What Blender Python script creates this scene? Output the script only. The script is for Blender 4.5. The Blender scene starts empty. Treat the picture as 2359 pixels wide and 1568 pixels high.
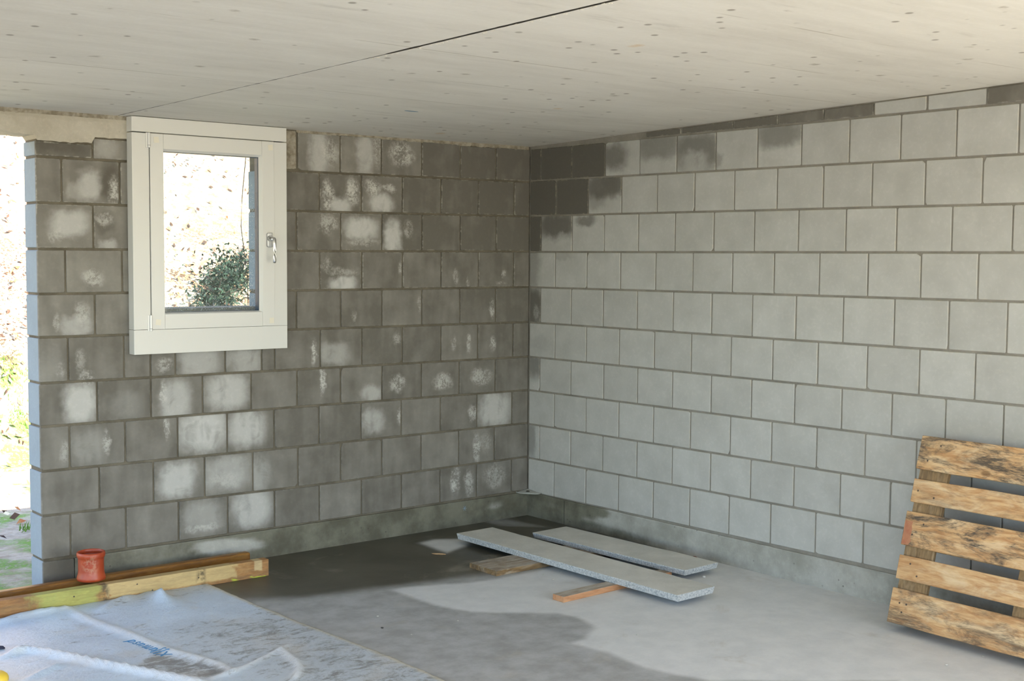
import bpy, bmesh, math, random
from mathutils import Vector, Matrix, noise
random.seed(7)
S = bpy.context.scene
COL = S.collection
# ------------------------------------------------------------------ camera
cam = bpy.data.cameras.new('camera'); cam.sensor_width = 36; cam.lens = 44.491; cam.clip_end = 200
cob = bpy.data.objects.new('camera', cam); COL.objects.link(cob)
RX = Vector((0.771358, -0.636365, 0.006799)); UX = Vector((0.036163, 0.054495, 0.997859)); BX = Vector((-0.635373, -0.769461, 0.065048))
cob.matrix_world = Matrix(((RX.x, UX.x, BX.x, -4.7839), (RX.y, UX.y, BX.y, -5.6388), (RX.z, UX.z, BX.z, 1.5121), (0, 0, 0, 1)))
S.camera = cob
# ------------------------------------------------------------------ sky, sun, exposure
S.view_settings.view_transform = 'Standard'; S.view_settings.look = 'None'; S.view_settings.gamma = 1
S.view_settings.use_curve_mapping = False
S.view_settings.exposure = -0.12
w = bpy.data.worlds.new('sky'); S.world = w; w.use_nodes = True
nt = w.node_tree; nt.nodes.clear()
wo = nt.nodes.new('ShaderNodeOutputWorld'); bg = nt.nodes.new('ShaderNodeBackground'); sk = nt.nodes.new('ShaderNodeTexSky')
sk.sky_type = 'NISHITA'; sk.sun_disc = False; sk.sun_elevation = math.radians(44); sk.sun_rotation = math.radians(150)
sk.air_density = 1.0; sk.dust_density = 0.8; sk.ozone_density = 1.0
bg.inputs['Strength'].default_value = 1.0
nt.links.new(sk.outputs[0], bg.inputs[0]); nt.links.new(bg.outputs[0], wo.inputs[0])
sl = bpy.data.lights.new('sun', 'SUN'); sl.energy = 27.0; sl.angle = math.radians(0.6); sl.color = (1.0, 0.86, 0.68)
so = bpy.data.objects.new('sun', sl); COL.objects.link(so)
so.rotation_euler = Vector((0.45, -0.55, 0.70)).to_track_quat('Z', 'Y').to_euler()

# ------------------------------------------------------------------ helpers
def tag(o, label=None, cat=None, group=None, kind=None):
    if label: o['label'] = label
    if cat: o['category'] = cat
    if group: o['group'] = group
    if kind: o['kind'] = kind
    return o
def empty(name, loc=(0, 0, 0), rot=(0, 0, 0), parent=None):
    o = bpy.data.objects.new(name, None); COL.objects.link(o); o.location = loc; o.rotation_euler = rot
    o.empty_display_size = .05
    if parent: o.parent = parent
    return o
def mobj(name, verts, faces, mat, parent=None, loc=None, rot=None, smooth=False):
    me = bpy.data.meshes.new(name); me.from_pydata([tuple(v) for v in verts], [], faces); me.update()
    if smooth:
        for p in me.polygons: p.use_smooth = True
    o = bpy.data.objects.new(name, me); COL.objects.link(o)
    if mat: me.materials.append(mat)
    if parent: o.parent = parent
    if loc is not None: o.location = loc
    if rot is not None: o.rotation_euler = rot
    return o
def bobj(name, bm, mat, parent=None, loc=None, rot=None, smooth=False):
    bmesh.ops.recalc_face_normals(bm, faces=bm.faces[:])
    me = bpy.data.meshes.new(name); bm.to_mesh(me); bm.free()
    if smooth:
        for p in me.polygons: p.use_smooth = True
    o = bpy.data.objects.new(name, me); COL.objects.link(o)
    if mat: me.materials.append(mat)
    if parent: o.parent = parent
    if loc is not None: o.location = loc
    if rot is not None: o.rotation_euler = rot
    return o
def box(bm, x0, x1, y0, y1, z0, z1, bev=0.0, seg=1):
    vs = [bm.verts.new((x, y, z)) for x in (x0, x1) for y in (y0, y1) for z in (z0, z1)]
    fs = [(0, 1, 3, 2), (4, 6, 7, 5), (0, 4, 5, 1), (2, 3, 7, 6), (0, 2, 6, 4), (1, 5, 7, 3)]
    nf = [bm.faces.new([vs[i] for i in f]) for f in fs]
    if bev > 0:
        es = list({e for f in nf for e in f.edges})
        bmesh.ops.bevel(bm, geom=es, offset=bev, segments=seg, affect='EDGES', profile=.6)
    return bm
def lathe(bm, prof, n=32, cx=0, cy=0):
    rings = []
    for r, z in prof:
        rings.append([bm.verts.new((cx + r * math.cos(2 * math.pi * i / n), cy + r * math.sin(2 * math.pi * i / n), z)) for i in range(n)])
    for a, b in zip(rings, rings[1:]):
        for i in range(n): bm.faces.new((a[i], a[(i + 1) % n], b[(i + 1) % n], b[i]))
    return rings
def tube(bm, pts, rads, n=10, flat=1.0):
    pts = [Vector(p) for p in pts]; rings = []
    for i, p in enumerate(pts):
        t = (pts[min(i + 1, len(pts) - 1)] - pts[max(i - 1, 0)]).normalized()
        a = t.cross(Vector((0, 0, 1)));
        if a.length < .01: a = t.cross(Vector((0, 1, 0)))
        a.normalize(); b = a.cross(t).normalized(); r = rads[i] if isinstance(rads, (list, tuple)) else rads
        rings.append([bm.verts.new(p + a * r * math.cos(2 * math.pi * k / n) + b * r * flat * math.sin(2 * math.pi * k / n)) for k in range(n)])
    for a, b in zip(rings, rings[1:]):
        for k in range(n): bm.faces.new((a[k], a[(k + 1) % n], b[(k + 1) % n], b[k]))
    bm.faces.new(rings[0]); bm.faces.new(rings[-1][::-1])
def grid(name, xs, ys, fz, mat, parent=None, attr=None):
    vs = [(x, y, fz(x, y)) for y in ys for x in xs]; nx = len(xs)
    fs = [(j * nx + i, j * nx + i + 1, (j + 1) * nx + i + 1, (j + 1) * nx + i) for j in range(len(ys) - 1) for i in range(nx - 1)]
    o = mobj(name, vs, fs, mat, parent)
    for nm, fn in (attr or {}).items():
        a = o.data.attributes.new(nm, 'FLOAT', 'POINT'); a.data.foreach_set('value', [fn(v[0], v[1]) for v in vs])
    return o
def frange(a, b, s):
    n = max(1, int(round((b - a) / s))); return [a + (b - a) * i / n for i in range(n + 1)]
def sdist(x, y, poly):
    d = 1e9; ins = False; n = len(poly)
    for i in range(n):
        ax, ay = poly[i]; bx, by = poly[(i + 1) % n]
        dx, dy = bx - ax, by - ay; t = max(0, min(1, ((x - ax) * dx + (y - ay) * dy) / (dx * dx + dy * dy + 1e-12)))
        d = min(d, math.hypot(x - ax - t * dx, y - ay - t * dy))
        if (ay > y) != (by > y) and x < (bx - ax) * (y - ay) / (by - ay) + ax: ins = not ins
    return d if ins else -d
def sstep(a, b, v):
    t = max(0, min(1, (v - a) / (b - a))); return t * t * (3 - 2 * t)
def N(x, y, z=0.0): return noise.noise(Vector((x, y, z)))
def lin(c):  # display colour 0-255 -> linear
    return tuple(((v / 255) / 12.92 if v / 255 < .04045 else ((v / 255 + .055) / 1.055) ** 2.4) for v in c) + (1,)

# ------------------------------------------------------------------ material toolkit
class M:
    def __init__(s, name, rough=.8, spec=.3):
        s.m = bpy.data.materials.new(name); s.m.use_nodes = True; s.t = s.m.node_tree
        s.b = s.t.nodes['Principled BSDF']; s.b.inputs['Roughness'].default_value = rough
        s.b.inputs['Specular IOR Level'].default_value = spec
    def n(s, kind, **kw):
        x = s.t.nodes.new('ShaderNode' + kind)
        for k, v in kw.items(): setattr(x, k, v)
        return x
    def put(s, sock, v):
        if hasattr(v, 'is_output') or isinstance(v, bpy.types.NodeSocket): s.t.links.new(v, sock)
        elif isinstance(v, (tuple, list)) and len(v) == 3 and sock.type == 'RGBA': sock.default_value = tuple(v) + (1,)
        else: sock.default_value = v
    def math(s, op, a, b=0.0, c=None, clamp=False):
        x = s.n('Math', operation=op, use_clamp=clamp); s.put(x.inputs[0], a); s.put(x.inputs[1], b)
        if c is not None: s.put(x.inputs[2], c)
        return x.outputs[0]
    def vmath(s, op, a, b=(0, 0, 0)):
        x = s.n('VectorMath', operation=op); s.put(x.inputs[0], a); s.put(x.inputs[1], b)
        return x.outputs['Value'] if op in ('LENGTH', 'DISTANCE', 'DOT_PRODUCT') else x.outputs[0]
    def mix(s, f, a, b, mode='MIX'):
        x = s.n('MixRGB', blend_type=mode); s.put(x.inputs[0], f); s.put(x.inputs[1], a); s.put(x.inputs[2], b); return x.outputs[0]
    def ramp(s, v, lo, hi, a=0.0, b=1.0):
        x = s.n('MapRange', interpolation_type='SMOOTHSTEP'); s.put(x.inputs[0], v); x.inputs[1].default_value = lo; x.inputs[2].default_value = hi
        x.inputs[3].default_value = a; x.inputs[4].default_value = b; return x.outputs[0]
    def noise(s, vec, scale=5, det=3, rough=.55, dist=0.0, st=(1, 1, 1)):
        if st != (1, 1, 1): vec = s.vmath('MULTIPLY', vec, st)
        x = s.n('TexNoise'); s.put(x.inputs['Vector'], vec); x.inputs['Scale'].default_value = scale; x.inputs['Detail'].default_value = det
        x.inputs['Roughness'].default_value = rough; x.inputs['Distortion'].default_value = dist; return x.outputs[0]
    def vor(s, vec, scale=5, st=(1, 1, 1), rnd=1.0):
        if st != (1, 1, 1): vec = s.vmath('MULTIPLY', vec, st)
        x = s.n('TexVoronoi'); s.put(x.inputs['Vector'], vec); x.inputs['Scale'].default_value = scale; x.inputs['Randomness'].default_value = rnd
        return x.outputs['Distance'], x.outputs['Color']
    def obj(s): return s.n('TexCoord').outputs['Object']
    def pos(s): return s.n('NewGeometry').outputs['Position']
    def rnd(s): return s.n('ObjectInfo').outputs['Random']
    def oattr(s, name, vec=False):
        x = s.n('Attribute', attribute_type='OBJECT', attribute_name=name); return x.outputs['Vector'] if vec else x.outputs['Fac']
    def gattr(s, name): return s.n('Attribute', attribute_type='GEOMETRY', attribute_name=name).outputs['Fac']
    def bump(s, h, strength=.3, dist=.002):
        x = s.n('Bump'); x.inputs['Strength'].default_value = strength; x.inputs['Distance'].default_value = dist
        s.put(x.inputs['Height'], h); s.t.links.new(x.outputs[0], s.b.inputs['Normal'])
    def color(s, c): s.put(s.b.inputs['Base Color'], c)
def plain(name, c, rough=.6, spec=.4, metal=0.0, nz=.0, sc=20):
    m = M(name, rough, spec); m.b.inputs['Metallic'].default_value = metal
    if nz: m.color(m.mix(m.noise(m.obj(), sc, 4), tuple(v * (1 - nz) for v in c[:3]) + (1,), tuple(min(1, v * (1 + nz)) for v in c[:3]) + (1,)))
    else: m.color(c)
    return m.m

def block_material(name, dark, light, patch_light, patch_dark, crustc, edge, streak=.7, reveal=None):
    m = M(name, .88, .2); o = m.obj(); r = m.rnd()
    off = m.n('CombineXYZ'); m.put(off.inputs[0], m.math('MULTIPLY', r, 37.0)); m.put(off.inputs[1], m.math('MULTIPLY', r, 91.0)); m.put(off.inputs[2], m.math('MULTIPLY', r, 53.0))
    v = m.vmath('ADD', o, off.outputs[0])
    n1 = m.noise(v, 9, 3, .5); n2 = m.noise(v, 60, 4, .6); vs = m.noise(v, 14, 2, .5, 0, (1, 1, .22))
    tone = m.math('ADD', m.oattr('tone'), m.math('MULTIPLY', m.math('SUBTRACT', n1, .5), .85))
    tone = m.math('ADD', tone, m.math('MULTIPLY', m.math('SUBTRACT', vs, .5), streak), clamp=True)
    c = m.mix(tone, dark, light)
    wob = m.n('CombineXYZ')
    m.put(wob.inputs[0], m.math('MULTIPLY', m.math('SUBTRACT', m.noise(v, 18, 3, .6), .5), .05)); m.put(wob.inputs[2], m.math('MULTIPLY', m.math('SUBTRACT', m.noise(v, 17, 3, .6, 0), .5), -.07))
    ov = m.vmath('ADD', o, wob.outputs[0])
    for k in (1, 2, 3):
        ctr = m.oattr('pa%d' % k, True); inv = m.oattr('pb%d' % k, True)   # pb = (1/rx, amount, 1/rz)
        sep = m.n('SeparateXYZ'); m.put(sep.inputs[0], inv)
        mul = m.n('CombineXYZ'); m.put(mul.inputs[0], sep.outputs[0]); mul.inputs[1].default_value = 14; m.put(mul.inputs[2], sep.outputs[2])
        q = m.n('SeparateXYZ'); m.put(q.inputs[0], m.vmath('ABSOLUTE', m.vmath('MULTIPLY', m.vmath('SUBTRACT', ov, ctr), mul.outputs[0])))
        d = m.math('POWER', m.math('ADD', m.math('ADD', m.math('POWER', q.outputs[0], 3.0), m.math('POWER', q.outputs[1], 3.0)), m.math('POWER', q.outputs[2], 3.0)), .3333)
        f = m.ramp(d, 1.4, .55); fl = m.math('MULTIPLY', f, m.ramp(m.math('ADD', m.math('MULTIPLY', vs, .6), m.math('MULTIPLY', m.noise(v, 11, 3, .6, 1.2), .5)), .36, .56, .55, 1.0))
        amt = sep.outputs[1]
        c = m.mix(m.math('MULTIPLY', fl, m.math('MAXIMUM', amt, 0.0), clamp=True), c, patch_light)
        c = m.mix(m.math('MULTIPLY', f, m.math('MAXIMUM', m.math('MULTIPLY', amt, -1.0), 0.0), clamp=True), c, patch_dark)
    # powdery salt crust: broken, grainy
    gr = m.noise(v, 95, 5, .75); gb = m.noise(v, 24, 3, .6)
    for k in (1, 2):
        ctr = m.oattr('ca%d' % k, True); inv = m.oattr('cb%d' % k, True)
        sep = m.n('SeparateXYZ'); m.put(sep.inputs[0], inv)
        mul = m.n('CombineXYZ'); m.put(mul.inputs[0], sep.outputs[0]); mul.inputs[1].default_value = 14; m.put(mul.inputs[2], sep.outputs[2])
        d = m.vmath('LENGTH', m.vmath('MULTIPLY', m.vmath('SUBTRACT', ov, ctr), mul.outputs[0]))
        f = m.math('MULTIPLY', m.ramp(d, 1.2, .4), sep.outputs[1])
        g = m.ramp(m.math('ADD', m.math('MULTIPLY', gr, .6), m.math('MULTIPLY', gb, .4)), .58, .42)
        c = m.mix(m.math('MULTIPLY', f, m.math('ADD', m.math('MULTIPLY', g, .75), .1)), c, crustc)
    # pale lime line along the arrises
    hs = m.oattr('half', True); s1 = m.n('SeparateXYZ'); m.put(s1.inputs[0], hs); s2 = m.n('SeparateXYZ'); m.put(s2.inputs[0], o)
    dx = m.math('SUBTRACT', s1.outputs[0], m.math('ABSOLUTE', s2.outputs[0])); dz = m.math('SUBTRACT', s1.outputs[2], m.math('ABSOLUTE', s2.outputs[2]))
    e = m.ramp(m.math('MINIMUM', dx, dz), .0055, .001)
    e = m.math('MULTIPLY', m.math('MULTIPLY', e, m.ramp(s2.outputs[1], .012, .004)), m.ramp(m.noise(v, 30, 3, .6), .45, .65))
    c = m.mix(m.math('MULTIPLY', e, m.oattr('rim')), c, edge)
    if reveal:   # door and window reveals: dry pale block, blue skylight put into the colour
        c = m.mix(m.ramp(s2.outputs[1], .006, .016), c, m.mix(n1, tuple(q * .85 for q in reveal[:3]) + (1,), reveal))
    pores = m.ramp(m.vor(v, 130)[0], .06, .16)
    c = m.mix(m.math('MULTIPLY', m.math('SUBTRACT', 1.0, pores), .15), c, dark)
    c = m.mix(m.math('MULTIPLY', m.math('SUBTRACT', n2, .5), .35), c, (1, 1, 1, 1), 'OVERLAY')
    m.color(c); m.bump(m.math('ADD', n2, m.math('MULTIPLY', pores, .4)), .25, .0015)
    return m.m
# ---- measured layout (metres)
ROWZ_L = {0: [(-2.827, 1.9428), (-1.409, 1.9411), (-0.036, 1.9527)], 1: [(-2.83, 1.7417), (-1.409, 1.7422), (-0.034, 1.7538)], 2: [(-2.834, 1.538), (-1.41, 1.5408), (-0.032, 1.5503)], 3: [(-2.837, 1.3391), (-1.411, 1.3409), (-0.03, 1.3435)], 4: [(-2.84, 1.1472), (-1.412, 1.1424), (-0.028, 1.1395)], 5: [(-2.844, 0.943), (-1.412, 0.9386), (-0.026, 0.9364)], 6: [(-2.847, 0.7487), (-1.413, 0.7476), (-0.025, 0.7397)], 7: [(-2.851, 0.5488), (-1.414, 0.5423), (-0.023, 0.5453)], 8: [(-2.854, 0.3481), (-1.415, 0.3339), (-0.021, 0.3461)], 9: [(-2.858, 0.1466), (-1.415, 0.1406), (-0.019, 0.1474)]}
ROWZ_R = {0: [(0.02, 1.9588), (-3.011, 1.9376)], 1: [(0.017, 1.7563), (-3.018, 1.7415)], 2: [(0.015, 1.5481), (-3.025, 1.5475)], 3: [(0.013, 1.343), (-3.032, 1.3511)], 4: [(0.01, 1.1373)], 5: [(0.008, 0.936), (-2.441, 0.9358)], 6: [(0.005, 0.7393), (-2.447, 0.7442)], 7: [(0.003, 0.5394), (-2.453, 0.5482)], 8: [(0.001, 0.3389), (-2.459, 0.3507)], 9: [(-0.002, 0.1378), (-2.465, 0.1516)]}
JOINT_L = {1: [-2.5865, 'W', -1.5367, -1.2846, -1.0304, -0.7691, -0.5066, -0.2532], 2: [-2.729, -2.4621, 'W', -1.4091, -1.1553, -0.8969, -0.6401, -0.38, -0.117], 3: [-2.5885, 'W', -1.5437, -1.2829, -1.0276, -0.7681, -0.5075, -0.2501], 4: [-2.718, -2.4552, 'W', -1.408, -1.153, -0.8963, -0.6386, -0.3775, -0.1199], 5: [-2.5865, 'W', -1.5456, -1.2839, -1.0276, -0.767, -0.5055, -0.2502], 6: [-2.7128, -2.4524, -2.3239, -2.2006, -1.9415, -1.7432, -1.6703, -1.4068, -1.1535, -0.8957, -0.637, -0.378, -0.1196], 7: [-2.5824, -2.3242, -2.0623, -1.8021, -1.5425, -1.2848, -1.0275, -0.7688, -0.5095, -0.2503], 8: [-2.7113, -2.4516, -2.1918, -1.9334, -1.6752, -1.416, -1.1593, -0.9009, -0.6384, -0.3817, -0.1226], 9: [-2.5781, -2.3163, -2.0549, -1.7955, -1.5394, -1.2857, -1.0275, -0.7707, -0.5105, -0.2537], 10: [-2.7138, -2.4528, -2.1918, -1.9344, -1.6752, -1.4148, -1.157, -0.9003, -0.6399, -0.3823, -0.1256]}
JOINT_R = {1: [-0.097, -0.3619, -0.6277, -0.8913, -1.1549, -1.417, -1.6791, -1.9384, -2.202, -2.464, -2.7299, -3.0031], 2: [-0.2313, -0.4964, -0.7568, -1.0213, -1.2807, -1.5399, -1.8014, -2.0655, -2.3258, -2.5883, -2.8526], 3: [-0.102, -0.366, -0.6275, -0.8876, -1.1511, -1.4119, -1.6691, -1.9305, -2.1938, -2.4548, -2.72, -2.9894], 4: [-0.2274, -0.4921, -0.7555, -1.0167, -1.2776, -1.5369, -1.7935, -2.0549, -2.3151, -2.58, -2.8448], 5: [-0.1013, -0.3646, -0.6239, -0.8853, -1.1457, -1.4067, -1.6668, -1.9261, -2.1901, -2.4561, -2.7179], 6: [-0.2291, -0.4913, -0.7526, -1.0151, -1.2744, -1.538, -1.7959, -2.0562, -2.3224], 7: [-0.0987, -0.3668, -0.634, -0.8944, -1.1493, -1.4128, -1.6713, -1.9304, -2.1932], 8: [-0.227, -0.4957, -0.7562, -1.0166, -1.277, -1.5418, -1.7982, -2.0598, -2.3228], 9: [-0.1018, -0.3693, -0.6338, -0.8969, -1.1544, -1.4161, -1.6745, -1.9346, -2.1963], 10: [-0.2324, -0.5002, -0.7599, -1.0212, -1.2797, -1.5417, -1.8021, -2.0646, -2.3253]}
PATCH_L = [(-1.416, 2.033, 0.056, 0.121, 0.75, 0), (-1.136, 2.048, 0.048, 0.101, 0.75, 0), (-1.347, 2.048, 0.064, 0.088, 0.6, 1), (-0.903, 2.062, 0.09, 0.074, 0.9, 1), (-1.055, 2.087, 0.038, 0.114, 0.5, 1), (-1.283, 1.773, 0.058, 0.04, 0.9, 0), (-1.36, 1.826, 0.041, 0.089, 1, 1), (-1.211, 1.854, 0.048, 0.081, 0.9, 1), (-1.028, 1.797, 0.069, 0.05, 0.95, 0), (-1.088, 1.881, 0.054, 0.05, 0.9, 1), (-0.986, 1.881, 0.055, 0.018, 0.8, 1), (-1.155, 1.663, 0.097, 0.054, 1, 0), (-1.15, 1.589, 0.118, 0.023, 0.5, 1), (-0.958, 1.621, 0.05, 0.088, 0.95, 0), (-0.86, 1.658, 0.034, 0.056, 0.5, 1), (-1.361, 1.681, 0.072, 0.053, 0.65, 1), (-1.27, 1.369, 0.079, 0.036, 1, 0), (-1.27, 1.436, 0.105, 0.027, 0.4, 1), (-1.369, 1.47, 0.031, 0.04, 0.5, 1), (-0.279, 1.225, 0.022, 0.059, 0.7, 1), (-0.779, 1.258, 0.017, 0.047, 0.6, 1), (-1.204, 1.209, 0.021, 0.023, 0.4, 1), (-0.537, 1.399, 0.024, 0.048, 0.5, 1), (-0.451, 1.374, 0.015, 0.029, 0.5, 1), (-0.194, 1.422, 0.022, 0.022, 0.6, 1), (-0.21, 1.368, 0.038, 0.012, 0.4, 1), (-0.91, 1.452, 0.023, 0.047, 0.5, 1), (-1.324, 1.009, 0.092, 0.056, 0.5, 0), (-1.443, 1.025, 0.02, 0.071, 0.9, 1), (-0.93, 1.074, 0.034, 0.042, 0.5, 1), (-0.443, 1.032, 0.022, 0.054, 0.7, 1), (-0.271, 1.026, 0.022, 0.045, 0.7, 1), (-0.55, 1.036, 0.024, 0.049, 0.4, 1), (-1.392, 0.877, 0.021, 0.081, 0.95, 1), (-1.096, 0.791, 0.066, 0.042, 0.6, 0), (-0.929, 0.834, 0.057, 0.052, 0.75, 1), (-0.624, 0.822, 0.072, 0.048, 0.7, 1), (-0.355, 0.836, 0.088, 0.05, 0.6, 1), (-1.929, 0.843, 0.107, 0.09, 0.85, 0), (-2.201, 0.819, 0.075, 0.096, 0.75, 0), (-2.261, 0.864, 0.02, 0.07, 0.8, 1), (-2.661, 0.84, 0.072, 0.089, 0.9, 0), (-2.447, 0.815, 0.083, 0.061, 0.2, 0), (-2.072, 1.01, 0.108, 0.084, 0.65, 0), (-1.846, 0.995, 0.099, 0.073, 0.6, 0), (-2.258, 0.998, 0.039, 0.045, 0.6, 1), (-2.062, 0.672, 0.122, 0.101, 1, 0), (-1.825, 0.663, 0.095, 0.091, 0.9, 0), (-2.246, 0.697, 0.017, 0.062, 0.7, 1), (-2.542, 0.651, 0.02, 0.068, 0.6, 1), (-2.624, 0.638, 0.072, 0.08, 0.25, 0), (-2.194, 0.442, 0.093, 0.088, 0.9, 0), (-1.933, 0.447, 0.117, 0.082, 0.6, 0), (-1.755, 0.417, 0.058, 0.088, 0.5, 0), (-1.945, 0.416, 0.093, 0.043, 0.35, 1), (-2.066, 0.248, 0.1, 0.077, 0.45, 0), (-1.804, 0.258, 0.101, 0.101, 0.85, 0), (-2.073, 0.195, 0.109, 0.017, 0.5, 1), (-1.083, 0.639, 0.072, 0.061, 0.65, 0), (-0.909, 0.661, 0.026, 0.062, 0.6, 1), (-0.252, 0.645, 0.115, 0.1, 0.8, 0), (-0.416, 0.637, 0.031, 0.054, 0.7, 1), (-0.384, 0.435, 0.031, 0.095, 0.8, 1), (-0.314, 0.467, 0.051, 0.075, 0.3, 1), (-0.537, 0.265, 0.043, 0.099, 0.8, 1), (-0.438, 0.242, 0.037, 0.085, 0.6, 1), (-0.249, 0.259, 0.09, 0.076, 0.45, 1), (-2.606, 1.829, 0.052, 0.066, 0.75, 0), (-2.505, 1.843, 0.045, 0.087, -0.8, 0), (-2.491, 1.804, 0.029, 0.071, 0.8, 1), (-2.671, 1.797, 0.031, 0.039, 0.3, 0), (-2.697, 1.652, 0.082, 0.058, 0.8, 0), (-2.756, 1.593, 0.042, 0.035, 0.5, 1), (-2.529, 1.557, 0.045, 0.028, 0.6, 0), (-2.538, 1.665, 0.049, 0.047, -0.6, 0), (-2.538, 1.675, 0.049, 0.039, 0.6, 1), (-2.523, 1.989, 0.053, 0.043, 0.35, 0), (-2.592, 1.409, 0.056, 0.043, 0.6, 1), (-2.675, 1.194, 0.067, 0.043, 0.6, 0), (-2.644, 1.252, 0.04, 0.059, 0.5, 1), (-2.763, 1.216, 0.019, 0.046, 0.5, 1), (-2.629, 0.956, 0.04, 0.04, 0.6, 1), (-2.658, 1.037, 0.028, 0.059, 0.35, 1), (-2.747, 1.002, 0.023, 0.039, 0.35, 1), (-2.749, 2.004, 0.115, 0.042, -0.7, 0), (-2.795, 1.004, 0.058, 0.097, 0.15, 0), (-2.331, 0.848, 0.085, 0.09, -0.2, 0), (-2.733, 0.628, 0.027, 0.059, 0.4, 1)]
PATCH_R = [(-0.037, 2.061, 0.116, 0.15, -1, 0), (-0.241, 2.063, 0.166, 0.146, -1, 0), (-0.496, 2.06, 0.175, 0.142, -1, 0), (-0.691, 2.061, 0.101, 0.07, -0.75, 0), (-0.663, 1.946, 0.061, 0.07, -0.4, 0), (-1.023, 2.098, 0.161, 0.067, -0.6, 0), (-1.288, 2.053, 0.175, 0.097, -0.75, 0), (-1.277, 2.006, 0.088, 0.052, 0.5, 0), (-1.808, 2.099, 0.154, 0.057, -0.65, 0), (-1.432, 1.998, 0.034, 0.03, -0.4, 0), (-0.105, 1.859, 0.172, 0.149, -1, 0), (-0.365, 1.851, 0.162, 0.145, -1, 0), (-0.633, 1.906, 0.187, 0.066, -0.85, 0), (-0.566, 1.833, 0.069, 0.052, -0.4, 0), (-0.042, 1.649, 0.101, 0.151, -1, 0), (-0.235, 1.696, 0.167, 0.074, -0.9, 0), (-0.303, 1.622, 0.051, 0.034, 0.4, 0), (-0.474, 1.721, 0.078, 0.033, -0.7, 0), (-0.021, 1.46, 0.07, 0.126, -0.45, 0), (-0.267, 1.524, 0.111, 0.025, -0.25, 0), (-0.04, 1.233, 0.086, 0.126, -0.95, 0), (-0.063, 1.196, 0.031, 0.05, 0.4, 1), (-0.044, 0.891, 0.101, 0.066, -0.55, 0), (-0.022, 0.455, 0.047, 0.103, -0.5, 0), (-0.104, 1.021, 0.115, 0.04, -0.15, 0), (-0.056, 0.867, 0.078, 0.076, -0.3, 0)]
LIGHT_TONGUE = [(-1.587, -0.911), (-1.514, -0.909), (-1.231, -1.032), (-1.069, -1.057), (-0.644, -1.044), (0.007, -0.743), (0.08, -1.0), (-0.001, -2.495), (-0.168, -3.185), (-0.497, -3.363), (-1.383, -2.662), (-1.469, -2.421), (-1.447, -2.189), (-1.491, -2.014), (-1.405, -2.009), (-1.262, -1.925), (-1.21, -1.758), (-1.248, -1.662), (-1.433, -1.508), (-1.523, -1.412), (-1.571, -1.289), (-1.587, -1.116)]
DARK_AREA = [(-2.21, -0.345), (-1.693, 0.064), (-0.903, 0.1), (0.04, 0.052), (-0.011, -0.448), (-0.009, -1.085), (-0.172, -1.119), (-0.729, -0.978), (-1.132, -0.903), (-1.326, -0.887), (-1.6, -0.823), (-1.95, -0.758), (-2.183, -0.631)]
PALE_SPOT = [(-0.953, -0.198), (-0.81, -0.178), (-0.63, -0.29), (-0.754, -0.43), (-0.97, -0.51), (-0.968, -0.414)]
SHEEN = [(-0.33, 0.098), (-0.171, 0.054), (-0.127, -0.358), (-0.337, -0.151)]
EDGE = [(-2.202, -0.352), (-2.196, -0.815), (-2.181, -1.156), (-2.152, -1.598), (-2.141, -1.845), (-2.141, -2.061)]
RIDGE_A = [(-2.865, -0.332), (-2.851, -0.612), (-2.822, -0.744), (-2.805, -0.876), (-2.789, -1.026), (-2.777, -1.158), (-2.733, -1.307), (-2.699, -1.417), (-2.694, -1.527)]
RIDGE_B = [(-3.246, -0.835), (-3.2, -0.818), (-3.15, -0.884), (-3.096, -1.007), (-3.045, -1.131), (-2.993, -1.247), (-2.941, -1.355), (-2.892, -1.466)]
RIDGE_C = [(-2.429, -1.413), (-2.445, -1.488), (-2.458, -1.575), (-2.493, -1.661), (-2.551, -1.73)]
RIDGE_D = [(-2.783, -1.552), (-2.677, -1.528), (-2.599, -1.496), (-2.499, -1.445), (-2.38, -1.383)]
RIDGE_E = [(-3.154, -0.39), (-3.033, -0.342), (-2.887, -0.341)]
RIDGE_F = [(-2.755, -0.461), (-2.669, -0.375), (-2.573, -0.324)]
RIDGE_G = [(-3.289, -1.152), (-3.211, -1.105), (-3.154, -1.076)]
BARE = [(-2.803, -1.138), (-2.796, -1.257), (-2.725, -1.364), (-2.684, -1.491), (-2.677, -1.528), (-2.795, -1.543), (-2.852, -1.451), (-2.932, -1.296), (-2.946, -1.253)]
# ------------------------------------------------------------------ materials
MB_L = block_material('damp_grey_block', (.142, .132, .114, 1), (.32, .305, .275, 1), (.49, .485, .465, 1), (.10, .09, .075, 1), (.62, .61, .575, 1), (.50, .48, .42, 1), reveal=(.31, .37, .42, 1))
MB_R = block_material('pale_sand_lime_block', (.30, .295, .272, 1), (.465, .463, .445, 1), (.50, .50, .48, 1), (.12, .112, .098, 1), (.58, .58, .55, 1), (.50, .44, .32, 1), .08)
def concrete(name, a, b, spot, sc=4, rough=.85, spotamt=.6, spec=.25, st=(1, 1, 1)):
    m = M(name, rough, spec); p = m.pos(); n1 = m.noise(p, sc, 5, .6, .2, st); n2 = m.noise(p, sc * 14, 4, .65)
    c = m.mix(m.ramp(n1, .3, .7), a, b); c = m.mix(m.math('MULTIPLY', m.math('SUBTRACT', n2, .5), .5), c, (1, 1, 1, 1), 'OVERLAY')
    d, _ = m.vor(p, sc * 5); f = m.math('MULTIPLY', m.ramp(d, .12, .04), m.ramp(m.noise(p, sc * 3, 2), .55, .62))
    c = m.mix(m.math('MULTIPLY', f, spotamt), c, spot); m.color(c); m.bump(n2, .35, .003); return m
MORTAR_L = concrete('damp_mortar', (.105, .092, .068, 1), (.17, .15, .115, 1), (.30, .27, .22, 1), 7).m
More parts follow.
